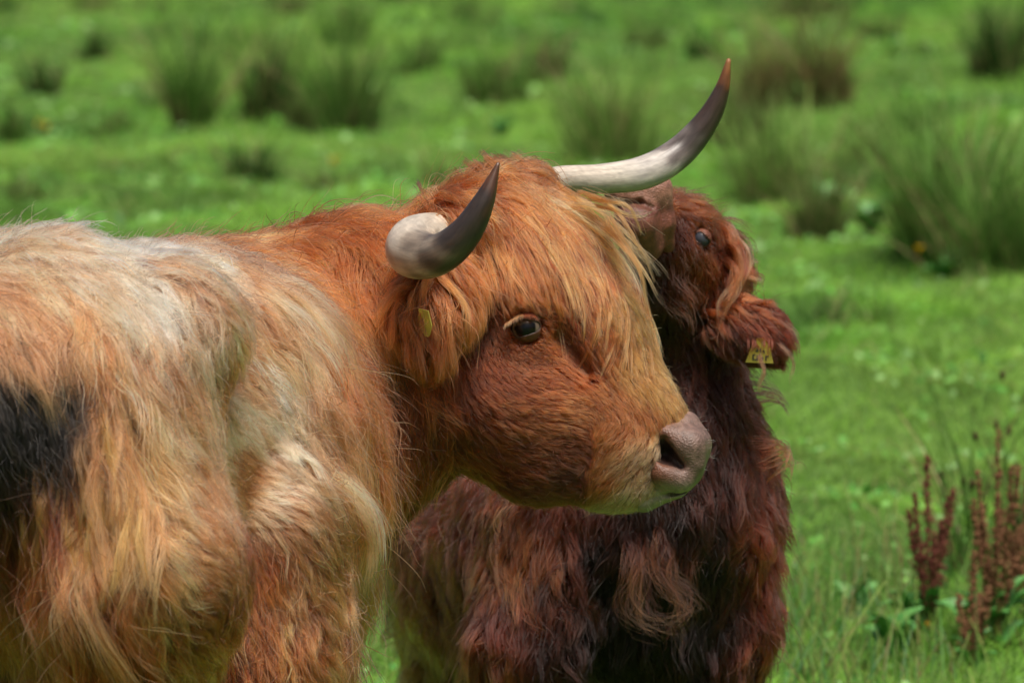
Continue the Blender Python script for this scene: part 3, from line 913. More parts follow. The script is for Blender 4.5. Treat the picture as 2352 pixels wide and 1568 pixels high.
# ================================================================== COW 1
def q(u, v, d): return P(u, v, d)
YAX = np.array([0, 1, 0.]); ZAX = np.array([0, 0, 1.])
def build_cow1():
    ax_x = axgrid(-1.05, .40, .012, (-.24, .36), .0052)
    ax_y = axgrid(-1.55, .45, .013, (-.36, .24), .0065)
    ax_z = axgrid(-.02, 1.40, .013, (.66, 1.28), .0056)
    B = Body(ax_x, ax_y, ax_z)
    print('grid', B.v.shape)
    qt = lambda u, v, d: q(u, v, 9 - (9 - d) * .74)
    # torso
    B.cone(qt(560, 970, 9.02), qt(400, 1060, 8.62), .21, .27, .08, ZAX, 1.1)
    B.cone(qt(385, 1085, 8.62), qt(60, 1015, 8.08), .268, .235, .10)
    B.cone(qt(60, 990, 8.08), qt(-150, 950, 7.85), .215, .18, .10)
    B.cone(qt(100, 770, 8.15), qt(420, 790, 8.5), .095, .10, .12)        # loin ridge
    B.ball(qt(400, 770, 8.08), .065, .10)                               # hook bone
    B.cone(qt(150, 700, 8.0), qt(400, 775, 8.06), .07, .05, .12)
    B.cone(qt(520, 900, 8.48), qt(600, 1220, 8.36), .085, .115, .035)         # ribs and belly swell
    B.cone(qt(600, 1220, 8.36), qt(605, 1520, 8.36), .115, .115, .035)
    B.cone(qt(260, 1250, 8.55), qt(430, 1590, 8.75), .20, .17, .08)
    B.cone(qt(100, 1250, 8.35), qt(60, 1600, 8.35), .19, .15, .08)
    B.cone(qt(490, 880, 8.25), qt(505, 1230, 8.12), .026, .022, .03)        # flank fold
    B.ball(qt(500, 845, 8.12), .045, .05, mode='-')                     # flank hollow
    # hind legs
    B.cone(qt(150, 1000, 7.98), qt(330, 1310, 7.90), .20, .135, .05)
    B.cone(qt(330, 1310, 7.90), qt(300, 1560, 7.98), .13, .095, .05)
    k1 = np.array(qt(210, 1750, 8.0)); B.cone(qt(300, 1560, 8.0), k1, .09, .055, .06)
    f1 = np.array([k1[0] + .04, k1[1] + .03, .04]); B.cone(k1, f1, .05, .045, .05)
    B.cone(f1, f1 + [.06, .02, -.01], .05, .045, .03)
    kk = np.array([-.93, -.42, .5]); B.cone(qt(-100, 1000, 8.2), kk, .17, .11, .1)
    ff = np.array([-.92, -.40, .04]); B.cone(kk, ff, .06, .045, .05)
    # fore legs
    for dx, dy in ((0, 0), (.03, .28)):
        a = np.array(q(655, 1250, 8.98)) + [dx - .085, dy, 0]; b = np.array([a[0] + .02, a[1], .42]); c = np.array([a[0], a[1], .04])
        B.cone(a, b, .105, .06, .08); B.cone(b, c, .055, .045, .04); B.cone(c, c + [.05, .01, -.005], .05, .045, .03)
    # neck
    B.cone(q(550, 885, 9.02), q(800, 770, 9.05), .19, .132, .10, ZAX, 1.05)
    B.cone(q(800, 775, 9.05), q(1060, 655, 9.04), .132, .105, .08)
    B.cone(q(570, 1120, 9.0), q(870, 970, 9.04), .15, .092, .10)
    B.cone(q(900, 960, 9.04), q(1040, 900, 9.02), .10, .085, .08)
    B.cone(q(630, 1250, 9.0), q(740, 1060, 9.02), .115, .10, .10)
    # head
    B.cone(q(1150, 560, 9.04), q(1180, 660, 9.03), .088, .105, .05)       # poll and cranium
    B.cone(q(1180, 660, 9.03), q(1330, 760, 9.02), .105, .086, .05)
    B.cone(q(1200, 515, 9.05), q(1320, 592, 9.04), .042, .048, .05)      # forehead
    B.cone(q(1330, 760, 9.02), q(1500, 965, 9.00), .082, .050, .05)      # nasal bridge
    B.cone(q(1115, 920, 9.02), q(1230, 1030, 9.02), .094, .066, .06)       # jaw
    B.cone(q(1230, 1035, 9.02), q(1420, 1080, 9.0), .066, .048, .05)
    B.cone(q(1200, 900, 8.985), q(1400, 965, 8.99), .085, .056, .06)     # cheek
    B.cone(q(1445, 1025, 9.0), q(1500, 1040, 9.0), .058, .036, .04)
    for a_, b_ in (((1523, 1012), (1530, 1048)), ((1530, 1048), (1568, 1072))):
        B.cone(q(*a_, 8.94), q(*b_, 8.94), .013, .013, .006, YAX, 3, mode='-')       # muzzle block
    B.cone(q(1400, 1100, 9.0), q(1480, 1110, 9.0), .042, .030, .03)       # chin
    B.cone(q(1110, 690, 8.945), q(1210, 690, 8.925), .022, .026, .04)      # brow
    B.ball(q(1208, 752, 8.935), .034, .03)                                # lids
    B.cone(q(1158, 785, 8.93), q(1200, 812, 8.928), .013, .017, .018)
    B.cone(q(1200, 812, 8.928), q(1255, 800, 8.93), .017, .012, .018)      # bag under the eye
    B.cone(q(1290, 770, 8.93), q(1350, 850, 8.94), .012, .012, .03, mode='-')
    # horn cores
    B.cone(q(1080, 530, 8.98), q(1030, 530, 8.93), .036, .034, .04)
    B.cone(q(1180, 470, 9.06), q(1220, 430, 9.10), .036, .030, .04)
    return B
B1 = build_cow1()
_d = B1.hit(1207, 752, step=.002)[0][0]
EYE1 = q(1209, 752, _d + .011)
B1.ball(EYE1, .0245, .006, mode='-')
print('eye depth', _d)
V1, F1 = B1.surface()
print('verts', len(V1), round(time.time() - T0, 1))

# ---- guides: screen place, comb direction, length, lift, colour; jaw brown and rust under the fringe include painted shade
G1 = Guides(B1, '''
0 560 1 .25 .07 .25 cream
90 585 1 .35 .08 .3 cream
60 680 .8 .7 .09 .3 tan
0 720 .4 1 .10 .3 tan
200 545 .5 -.6 .04 .45 white
260 575 .8 -.1 .04 .45 white
330 580 .9 -.1 .035 .45 white
200 640 1 .5 .08 .3 cream
330 690 1 .65 .08 .3 white
400 740 .8 .9 .08 .3 tan
130 760 .3 1 .12 .35 tan
30 790 .1 1 .10 .4 fawn
230 800 .3 1 .12 .35 tan
330 800 .3 1 .11 .3 tan
400 850 .35 1 .10 .3 fawn
0 880 .2 1 .05 .3 black
170 900 .3 1 .06 .3 black
60 870 .2 1 .05 .3 black
110 920 .3 1 .05 .3 black
470 780 .5 1 .07 .3 cream
510 700 .9 .4 .06 .4 tan
440 620 .9 .1 .07 .5 cream
350 620 .9 .2 .07 .4 tan
430 560 1 .05 .06 .4 tan
520 560 1 .2 .08 .4 ginger
600 560 1 .45 .11 .4 ginger
680 540 .7 .8 .12 .5 ginger
760 530 .45 1 .13 .55 ginger
840 530 .4 1 .13 .55 ginger
910 520 .4 1 .12 .5 ginger
560 640 1 .45 .11 .35 tan
640 640 1 .75 .12 .35 ginger
720 640 .55 1 .13 .35 ginger
800 640 .35 1 .14 .4 ginger
870 680 .3 1 .13 .4 ginger2
560 740 .8 .7 .08 .4 fawn
640 760 .7 .9 .11 .35 tan
720 800 .6 1 .12 .35 ginger
800 800 .45 1 .14 .35 ginger2
870 820 .35 1 .13 .35 rust
520 830 .6 .6 .04 .4 ginger
535 770 .6 .8 .05 .4 fawn
560 870 .8 .5 .045 .45 tan
620 880 .8 .8 .07 .5 cream
700 920 .6 1 .11 .35 fawn
790 950 .5 1 .13 .35 ginger
880 960 .3 1 .13 .3 rust
560 960 .7 .3 .035 .45 cream
610 1000 .9 .3 .04 .4 cream
660 1000 .8 .7 .06 .5 cream
720 1060 .6 1 .10 .35 fawn
800 1100 .5 1 .13 .4 ginger
870 1100 .25 1 .13 .3 ginger2
930 1080 -.1 1 .06 .3 rust
560 1080 .9 .2 .03 .3 fawn
620 1130 1 .2 .035 .35 cream
680 1180 .9 .5 .04 .35 tan
740 1250 .9 .5 .045 .35 fawn
750 1380 .9 .5 .045 .4 fawn
740 1500 .8 .6 .045 .4 fawn
800 1250 .2 1 .15 .35 fawn
850 1250 .12 1 .13 .3 ginger
820 1400 .05 1 .14 .3 ginger
850 1500 -.03 1 .14 .3 fawn
560 1250 .3 1 .04 .4 rust
600 1300 .4 1 .05 .4 ginger2
660 1350 .4 1 .045 .35 fawn
700 1480 .2 1 .06 .4 ginger
600 1450 .1 1 .07 .4 ginger
540 1500 .1 1 .07 .4 ginger2
480 1000 .6 .7 .04 .5 tan
420 980 .7 .5 .05 .5 tan
370 960 .5 .9 .08 .4 tan
440 1080 .9 .3 .035 .4 fawn
380 1130 .8 .6 .05 .5 tan
480 1150 .2 1 .03 .3 fawn
510 1180 .5 1 .03 .3 tan
500 1230 .6 .7 .03 .3 fawn
420 1230 .9 .4 .04 .35 fawn
470 1310 1 .25 .035 .35 fawn
470 1400 1 .3 .035 .35 ginger
440 1490 .7 .8 .05 .35 ginger
500 1500 .2 1 .06 .3 rust
520 1400 .2 1 .05 .3 rust
370 1330 .6 .8 .06 .45 fawn
360 1450 .4 1 .07 .4 ginger2
300 1000 .2 1 .11 .35 blond
290 1150 .1 1 .12 .35 fawn
300 1300 .1 1 .11 .4 ginger
280 1480 .05 1 .11 .4 rust
200 1200 0 1 .15 .4 fawn
180 1350 0 1 .15 .4 ginger2
150 1500 0 1 .15 .4 rust
210 950 -.1 1 .14 .4 blond
190 800 0 1 .09 .4 ginger
110 830 .1 1 .06 .4 black
40 850 .2 1 .06 .3 black
80 920 .3 1 .06 .3 black
30 980 .3 1 .06 .3 black
140 960 .3 1 .06 .3 black
90 1030 .2 1 .07 .3 black
60 1060 .2 1 .09 .3 dark
130 1090 .1 1 .10 .3 brown
30 1200 0 1 .13 .4 brown
90 1200 0 1 .14 .4 ginger2
40 1350 0 1 .15 .4 ginger2
60 1500 0 1 .15 .4 brown
# head and face
1020 480 .5 .8 .09 .5 ginger
1100 420 .7 .5 .08 .3 ginger
1200 440 .9 .6 .07 .2 ginger
1040 620 .2 1 .06 .4 ginger2
1100 600 .3 1 .06 .4 rust
1180 560 .6 .8 .05 .4 rust
1280 600 .7 .7 .05 .4 rust
1250 660 .7 .6 .04 .4 rust
1350 650 .5 .9 .045 .4 rust
1420 700 .3 1 .045 .45 gold
1460 760 .5 1 .04 .5 gold
1440 840 .5 1 .035 .45 gold
1390 780 .2 1 .03 .4 ginger2
1180 705 .7 .25 .010 .2 ginger2
1230 710 .8 .3 .010 .2 ginger2
1120 710 .4 .6 .02 .3 rust
1260 710 .8 .4 .02 .3 rust
1100 780 .1 1 .02 .3 brown
1150 800 .4 .8 .007 .15 ginger2
1180 845 .6 .6 .008 .15 ginger2
1225 845 .8 .4 .008 .15 ginger2
1200 810 .8 .3 .006 .12 ginger2
1260 790 .9 .2 .009 .2 ginger
1300 780 .8 .4 .016 .4 rust
1160 860 .8 .5 .016 .3 rust
1240 860 .9 .2 .018 .3 ginger2
1330 860 .6 .7 .025 .4 ginger2
1080 860 .3 1 .03 .4 rust
1060 960 .4 .8 .03 .4 rust
1130 930 .9 .25 .03 .4 ginger2
1220 940 1 .2 .026 .4 ginger2
1310 940 1 .1 .025 .4 ginger
1400 920 .7 .6 .028 .4 ginger
1480 880 .5 .9 .03 .4 gold
1530 920 .5 .9 .024 .4 gold
1570 960 .6 .8 .018 .35 gold
1480 970 .5 .9 .024 .4 ginger
1400 1000 -.6 .5 .022 .4 ginger
1480 1020 -.8 .5 .022 .45 tan
1440 1060 -.8 .6 .026 .5 tan
1500 1070 -.8 .7 .020 .45 tan
1400 1100 -.7 .7 .028 .5 ginger
1470 1120 -.5 .9 .024 .5 chin
1520 1110 -.4 .8 .014 .4 chin
1430 1150 -.5 .9 .026 .5 chin
1320 1020 .9 .0 .024 .4 rust
1300 1100 .9 .1 .025 .4 brown
1200 1050 1 .1 .028 .4 rust
1180 1130 .9 .2 .03 .4 brown
1080 1060 .4 1 .04 .4 rust
1010 1080 .1 1 .06 .4 brown
980 1000 .2 1 .09 .35 rust
960 880 .25 1 .09 .35 rust
980 780 .2 1 .09 .35 rust
''')

# ================================================================== COW 2
def build_cow2():
    ax_x = axgrid(-.30, .62, .009)
    ax_y = axgrid(.10, 2.10, .011, (.25, 1.0), .008)
    ax_z = axgrid(-.02, 1.25, .010, (.70, 1.22), .007)
    B = Body(ax_x, ax_y, ax_z)
    B.cone(q(1500, 1130, 9.78), q(1485, 1390, 9.84), .165, .125, .08)
    B.cone(q(1350, 1230, 9.98), q(1225, 1260, 10.6), .215, .225, .10)
    B.cone(q(1225, 1240, 10.6), q(1180, 1250, 10.85), .215, .19, .10)
    B.cone(q(1630, 1180, 9.80), q(1655, 1440, 9.84), .095, .075, .07)
    B.cone(q(1300, 1200, 9.76), q(1215, 1480, 9.74), .12, .085, .07)
    for (u, v, d, ra) in ((1655, 1440, 9.84, .075), (1215, 1480, 9.74, .082)):
        a = np.array(q(u, v, d)); c = np.array([a[0], a[1], .04])
        B.cone(a, [a[0], a[1] + .01, .24], ra, .045, .05); B.cone([a[0], a[1] + .01, .24], c, .045, .038, .03)
        B.cone(c, c + [0, -.05, -.005], .045, .04, .03)
    for u, d in ((1075, 10.75), (1300, 11.0)):
        a = np.array(q(u, 1330, d)); kx = a + [-.03, .08, -.22]; c = np.array([a[0] - .02, a[1] + .03, .04])
        B.cone(a, kx, .14, .075, .08); B.cone(kx, c, .055, .04, .04); B.cone(c, c + [0, -.05, -.005], .045, .04, .03)
    # neck
    B.cone(q(1575, 800, 9.72), q(1560, 960, 9.74), .072, .10, .06)
    B.cone(q(1560, 960, 9.74), q(1540, 1150, 9.80), .10, .155, .08)
    # head, thrown up
    B.cone(q(1600, 640, 9.66), q(1580, 780, 9.70), .062, .068, .05)
    B.cone(q(1600, 640, 9.66), q(1560, 540, 9.57), .062, .050, .04)
    B.cone(q(1560, 540, 9.57), q(1505, 480, 9.51), .050, .028, .04)
    B.cone(q(1520, 640, 9.60), q(1475, 560, 9.51), .055, .030, .05)
    B.cone(q(1520, 640, 9.60), q(1560, 740, 9.68), .055, .06, .05)
    B.ball(q(1640, 590, 9.66), .045, .04)
    B.cone(q(1585, 565, 9.52), q(1625, 620, 9.575), .012, .012, .03)
    B.cone(q(1640, 700, 9.66), q(1680, 720, 9.64), .03, .02, .03)
    return B
B2 = build_cow2()
V2, F2 = B2.surface()
G2 = Guides(B2, '''
1540 470 .8 -.5 .03 .5 rb
1580 470 .9 -.3 .045 .6 rb
1620 500 .9 0 .04 .6 rb
1650 540 .9 .2 .04 .6 rb
1680 600 .7 .7 .05 .6 r2
1670 660 .4 1 .05 .5 rb
1560 520 .3 1 .025 .4 r2
1580 580 .4 1 .02 .3 rb
1600 560 .5 .8 .015 .3 r2
1620 600 .3 1 .02 .3 rb
1640 560 .6 .6 .02 .3 r2
1530 560 .1 1 .03 .4 r3
1550 640 .2 1 .04 .5 r2
1590 660 .2 1 .04 .5 rb
1620 700 .1 1 .04 .4 r3
1500 640 -.1 1 .04 .4 r3
1450 580 -.2 1 .03 .3 r2
1530 740 .1 1 .05 .4 r3
1590 760 .1 1 .05 .4 r2
1640 760 .2 1 .05 .4 r4
1520 850 .1 1 .05 .4 r3
1580 850 .0 1 .05 .4 r2
1640 870 .3 1 .05 .5 r2
1530 950 .1 1 .06 .4 r4
1600 960 .1 1 .06 .4 r2
1670 960 .4 1 .05 .5 r2
1560 1050 0 1 .06 .4 r3
1640 1080 .2 1 .06 .4 r2
1710 1080 .4 1 .06 .5 r1
1750 1180 .6 .9 .06 .6 r1
1700 1200 .3 1 .06 .4 r1
1620 1200 .1 1 .07 .4 r3
1640 1290 0 1 .06 .4 r4
1380 1330 0 1 .06 .4 r4
1370 1430 0 1 .06 .4 r4
1400 1530 0 1 .06 .4 r4
1600 1500 0 1 .06 .4 r4
1540 1180 0 1 .07 .4 r3
1460 1180 0 1 .07 .4 r3
1740 1320 .3 1 .06 .5 r1
1680 1350 .1 1 .06 .4 r2
1640 1400 0 1 .06 .4 r4
1730 1480 .1 1 .06 .5 r1
1660 1520 0 1 .06 .4 r2
1540 1300 0 1 .07 .4 r4
1450 1300 0 1 .07 .4 r4
1500 1380 0 1 .06 .4 r4
1370 1240 0 1 .06 .4 r4
1400 1180 0 1 .06 .4 r2
1300 1180 .1 1 .06 .4 r1
1250 1250 -.1 1 .06 .45 rb
1330 1280 0 1 .06 .4 r2
1200 1300 -.25 1 .06 .45 rb
1170 1400 -.2 1 .07 .45 r1
1260 1380 -.1 1 .06 .4 r2
1150 1520 -.1 1 .07 .45 rb
1240 1520 0 1 .07 .4 r2
1300 1480 0 1 .06 .4 r3
1100 1180 -.2 1 .06 .45 r1
1030 1200 -.3 1 .07 .45 r1
960 1230 -.3 1 .06 .5 r1
1060 1300 -.25 1 .07 .45 r2
980 1350 -.1 1 .06 .5 r1
1080 1420 -.1 1 .08 .4 r2
1040 1440 0 1 .07 .4 r2
990 1470 0 1 .06 .4 gold
1000 1550 0 1 .06 .4 gold
1060 1540 0 1 .06 .4 dark
''')
print('bodies', len(V1), len(V2), round(time.time() - T0, 1))

def view_weight(B, guides, inview=1.0, back=.12, lref=.06, pw=.55):
    def f(c):
        n = B.grad(c, .015)
        tov = norm(CAM - c)
        fac = (n * tov).sum(-1)
        rel = c - CAM; dd = rel @ FWD
        u = 1176 + FP * (rel @ RGT) / dd; v = 784 - FP * (rel @ UPV) / dd
        inside = (u > -90) & (v < 1700) & (v > -50)
        w = np.where(fac > -.35, 1.0, back) * np.where(inside, inview, .12)
        L = guides.get(c)[1]
        return w * (lref / L) ** pw
    return f

# ---------------- cow 1 parts
cow1 = empty('highland_cow', (-.45, -.35, 0), 'shaggy blond and ginger highland cow in front, long horns, head in profile facing right', 'cow')
hide1 = G1.get(V1)[3]
mesh_obj('body', V1, F1, M_hide, cow1, cols=hide1)

# nose pad with a carved nostril
def nose1():
    lo = q(1440, 1200, 9.0) + [0, -.10, 0]; hi = q(1660, 920, 9.0) + [0, .10, 0]
    N = Body(*[np.arange(lo[a] - .01, hi[a] + .01, .0024) for a in range(3)], far=.03)
    N.cone(q(1548, 1012, 9.0), q(1540, 1080, 9.0), .043, .041, .02, YAX, 1.35)
    N.cone(q(1580, 972, 9.0), q(1588, 1010, 9.0), .016, .026, .02, YAX, 1.6)
    N.cone(q(1592, 1028, 9.0), q(1584, 1072, 9.0), .024, .022, .02, YAX, 1.9)
    N.cone(q(1545, 1112, 9.0), q(1478, 1148, 9.0), .021, .019, .012, YAX, 1.5)
    N.cone(q(1530, 996, 8.953), q(1582, 1020, 8.953), .013, .018, .018)
    N.cone(q(1582, 1020, 8.953), q(1590, 1062, 8.958), .018, .016, .018)
    N.cone(q(1512, 1030, 8.955), q(1520, 1085, 8.955), .009, .010, .018)
    N.cone(q(1520, 1088, 8.955), q(1566, 1104, 8.957), .011, .014, .018)
    N.cone(q(1523, 1014, 8.932), q(1529, 1046, 8.932), .0065, .0135, .009, YAX, 2.8, mode='-')
    N.cone(q(1529, 1046, 8.932), q(1564, 1070, 8.936), .0135, .0065, .009, YAX, 2.8, mode='-')
    N.cone(q(1570, 1126, 8.99), q(1500, 1146, 8.95), .0035, .0035, .006, YAX, 3, mode='-')
    return N
N1 = nose1()
Vn, Fn = N1.surface()
rel = Vn - CAM; dd = rel @ FWD; nu = 1176 + FP * (rel @ RGT) / dd; nv = 784 - FP * (rel @ UPV) / dd
ndist = np.full(len(Vn), 1e9)
for a in ((1524, 1015), (1528, 1045), (1545, 1057), (1562, 1070)):
    ndist = np.minimum(ndist, np.hypot(nu - a[0], nv - a[1]))
inner = (ndist < 30) & (dd > 8.948) & (dd < 9.0)
base = np.array([.165, .102, .082]) * (1 + .10 * Noise3(3, .02)(Vn)[:, :1])
warm = sm(1575, 1515, nu)[:, None]
cn = base * (1 - warm) + np.array([.13, .052, .03]) * warm
lip = sm(1095, 1130, nv)[:, None]; cn = cn * (1 - lip) + np.array([.30, .24, .18]) * lip
cn = np.where(inner[:, None], np.array([.03, .014, .011]), cn)
mesh_obj('nose', Vn, Fn, M_skin, cow1, cols=np.clip(cn, 0, 1))

# eye
def make_eye(cow, c, r, look, iris, scl, name='eye', open_=None, skin=(.10, .045, .025)):
    V, F = uvball((0, 0, 0), 1, 40, 28)
    ang = np.degrees(np.arccos(np.clip(V @ norm(look), -1, 1)))
    cc = np.where((ang < 48)[:, None], np.array(iris), np.array(scl))
    cc = np.where((ang < 24)[:, None], np.array([.004, .004, .006]), cc)
    V = V * (1 + .06 * np.exp(-(ang / 35) ** 2))[:, None] * r + c
    e = mesh_obj(name, V, F, M_eye, cow, cols=cc)
    return e
M_eye, nt_, b_, _ = new_mat('eyeball')
at_ = nt_.nodes.new('ShaderNodeAttribute'); at_.attribute_name = 'col'; nt_.links.new(at_.outputs['Color'], b_.inputs['Base Color'])
b_.inputs['Roughness'].default_value = .3; b_.inputs['Specular IOR Level'].default_value = .15; b_.inputs['Coat Weight'].default_value = .32; b_.inputs['Coat Roughness'].default_value = .02
EC1 = EYE1
e1 = make_eye(cow1, EC1, .0215, np.array([-.12, -1, .0]), (.008, .005, .004), (.16, .12, .09))
def lids(cow, c, r, a, b, ra, rb, col, rim, parent):
    L = Body(*[np.arange(c[i] - .045, c[i] + .045, .0016) for i in range(3)], far=.02)
    L.ball(c, r * 1.11, .01)
    L.cone(a, b, ra, rb, .004, YAX, 3.0, mode='-')
    L.ball(c, r * .97, .002, mode='-')
    L.cone(np.array(c) + [0, .03, 0], np.array(c) + [0, .06, 0], .03, .03, .001, mode='-')
    V, F = L.surface()
    d = np.linalg.norm(V - c, axis=1)
    ed = L.at(V)
    # rim: close to the opening
    t = np.clip(((V - a) @ (b - a)) / ((b - a) @ (b - a)), 0, 1); pr = V - (a + t[:, None] * (b - a)); pr[:, 1] /= 3
    rr = np.linalg.norm(pr, axis=1) - (ra + (rb - ra) * t)
    wv = sm(.0045, .001, rr)[:, None]
    cc = np.array(col) * (1 - wv) + np.array(rim) * wv
    return mesh_obj('eyelid', V, F, M_skin, parent, cols=cc)
l1 = lids(cow1, EC1, .0215, EYE1 + q(1190, 753, 8.886) - q(1207, 752, 8.909), EYE1 + q(1230, 751, 8.886) - q(1207, 752, 8.909), .0135, .0065, (.12, .04, .02), (.03, .016, .012), e1)
lash = []
for i in range(26):
    f = i / 25; a = (1170 + 56 * f, 748 - 24 * math.sin(f * 2.3) - 4)
    ln = spline([q(a[0], a[1], _d - .004), q(a[0] - 10 + 16 * f, a[1] + 2, _d - .016), q(a[0] - 14 + 26 * f, a[1] + 16 - 6 * f, _d - .020)], 7)
    lash.append(lock(ln, 16, COL['fawn'] if f < .6 else COL['rust'], .0015, .0012, .0006, .00022, seed=i))
hair_obj('eyelashes', lash, M_coat, e1)

def excl1(p):
    rel = p - CAM; dd = rel @ FWD; u = 1176 + FP * (rel @ RGT) / dd; v = 784 - FP * (rel @ UPV) / dd
    eye = (((u - 1209) / 37) ** 2 + ((v - 751) / 23) ** 2 < 1) & (dd < 9.0)
    nos = (u > 1517) & (u < 1640) & (v > 1000 - (u - 1517) * .35) & (v < 1112) & (p[:, 1] < .3)
    return eye | ((N1.at(p) < .004) & nos)
HQ = 1.0
if DBG != 'body':
    f = view_weight(B1, G1)
    WH = []
    for i in range(34):
        a = RNG.uniform(0, 1); u0, v0 = ((1604 + 14 * math.sin(a * 3.1), 960 + 130 * a) if i % 2 else (1480 + 90 * a, 1160 - 40 * a))
        l_ = RNG.uniform(10, 34); dd_ = RNG.uniform(8.96, 9.02)
        e_ = (u0 + l_, v0 - l_ * RNG.uniform(-.2, .5)) if i % 2 else (u0 + l_ * RNG.uniform(-.3, .7), v0 + l_ * .8)
        WH.append(lock(spline([q(u0 - 4, v0, dd_), q((u0 + e_[0]) / 2, (v0 + e_[1]) / 2 - 3, dd_ - .003), q(*e_, dd_ - .002)], 6), 1, (.9, .8, .66), .0002, .0002, .0002, .0003, seed=i))
    hair_obj('whiskers', WH, M_coat, cow1)
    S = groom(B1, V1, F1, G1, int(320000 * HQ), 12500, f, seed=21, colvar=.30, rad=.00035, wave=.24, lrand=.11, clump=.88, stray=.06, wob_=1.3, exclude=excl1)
    # finer undercoat breaks up the locks, its colour darkened to paint shade between them
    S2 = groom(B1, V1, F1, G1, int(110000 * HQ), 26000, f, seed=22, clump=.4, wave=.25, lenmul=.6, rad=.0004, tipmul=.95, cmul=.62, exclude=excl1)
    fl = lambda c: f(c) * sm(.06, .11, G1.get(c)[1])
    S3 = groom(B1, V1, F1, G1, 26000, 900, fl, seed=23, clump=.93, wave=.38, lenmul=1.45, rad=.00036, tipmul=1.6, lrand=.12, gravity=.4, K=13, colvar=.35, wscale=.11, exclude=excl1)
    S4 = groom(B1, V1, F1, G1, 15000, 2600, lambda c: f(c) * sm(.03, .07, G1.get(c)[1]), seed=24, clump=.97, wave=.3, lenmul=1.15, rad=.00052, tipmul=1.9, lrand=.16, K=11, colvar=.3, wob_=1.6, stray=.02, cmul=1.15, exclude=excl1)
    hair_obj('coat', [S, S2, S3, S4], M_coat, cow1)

# horns
def horn(pts, rads, parent, ramp, label=None):
    V, F, t = tube(np.array(pts), np.array(rads), 36, 90)
    ks = [r[0] for r in ramp]
    nz = Noise3(9, .05)(V)[:, 0] * .05
    tt = np.clip(t + nz, 0, 1)
    c = np.stack([np.interp(tt, ks, [r[1][i] for r in ramp]) for i in range(3)], -1)
    ring = np.sin(tt * 95 + 2 * np.sin(tt * 31)) ** 6 * sm(.62, .1, tt)
    c = c * (1 - .20 * ring)[:, None] * (1 - .10 * np.abs(Noise3(19, .012)(V)[:, :1]))
    o = mesh_obj('horn', V, F, M_horn, parent, cols=c)
    ang = np.concatenate([np.tile(np.linspace(0, 2 * math.pi, 36, endpoint=False), 90), [0, 0]])
    sa = o.data.attributes.new('st', 'FLOAT_VECTOR', 'POINT')
    sa.data.foreach_set('vector', np.stack([np.cos(ang) * 1.6, np.sin(ang) * 1.6, t * 5 + np.sin(t * 30) * .05], -1).astype(np.float32).ravel())
    if label: o['label'] = label
    return o
HR1 = ((0, (.60, .50, .38)), (.25, (.62, .55, .46)), (.50, (.54, .46, .37)), (.58, (.34, .28, .22)), (.68, (.12, .09, .07)), (.76, (.05, .038, .033)), (.88, (.035, .022, .018)), (1, (.10, .04, .02)))
horn([q(1075, 545, 9.0), q(1012, 536, 8.93), q(955, 554, 8.84), q(950, 580, 8.76), q(1005, 585, 8.70), q(1065, 540, 8.665), q(1110, 465, 8.65), q(1145, 374, 8.65)],
     [.022, .031, .039, .0385, .031, .025, .0165, .0025], cow1, HR1, 'near horn, pale bulb at the base and dark tip pointing up')
HR2 = ((0, (.55, .45, .36)), (.45, (.62, .56, .48)), (.60, (.50, .46, .42)), (.68, (.18, .15, .14)), (.76, (.06, .045, .04)), (.92, (.06, .03, .02)), (.97, (.22, .08, .03)), (1, (.30, .13, .05)))
horn([q(1180, 450, 9.05), q(1270, 415, 9.15), q(1380, 411, 9.22), q(1480, 396, 9.27), q(1560, 350, 9.30), q(1622, 280, 9.30), q(1657, 210, 9.29), q(1674, 137, 9.28)],
     [.020, .021, .0235, .0265, .025, .0195, .0125, .0035], cow1, HR2, 'far horn, long and cream with a dark tip rising at the right')

# near ear under the horn
def ear_body(pts, rads, ax, st, cut=None):
    pts = [np.asarray(p) for p in pts]
    lo = np.min(pts, 0) - .09; hi = np.max(pts, 0) + .09
    E = Body(*[np.arange(lo[a], hi[a], .0045) for a in range(3)], far=.04)
    for i in range(len(pts) - 1):
        E.cone(pts[i], pts[i + 1], rads[i], rads[i + 1], .02, ax, st)
    return E
E1 = ear_body([q(1030, 612, 8.93), q(1000, 660, 8.87), q(985, 740, 8.85), q(985, 790, 8.85)], [.022, .040, .040, .018], YAX, .35)
Ve, Fe = E1.surface()
GE1 = Guides(E1, '''
940 640 -.5 .9 .07 .7 ginger
990 640 -.1 1 .09 .6 ginger
1030 640 .3 1 .10 .6 ginger
920 690 -.5 1 .075 .7 ginger
960 700 -.1 1 .085 .6 ginger2
1010 700 .25 1 .085 .6 ginger
1050 690 .5 1 .085 .7 ginger
940 760 -.15 1 .07 .7 ginger
985 770 .1 1 .07 .6 ginger2
1030 760 .4 1 .07 .7 ginger2
''')
ear1 = mesh_obj('ear', Ve, Fe, M_hide, cow1, cols=GE1.get(Ve)[3])
if DBG != 'body':
    w1 = lambda c: np.ones(len(c))
    hair_obj('ear_hair', [groom(E1, Ve, Fe, GE1, 13000, 260, w1, seed=31, gravity=.35, clump=.85, wave=.3, rad=.0004)], M_coat, ear1)

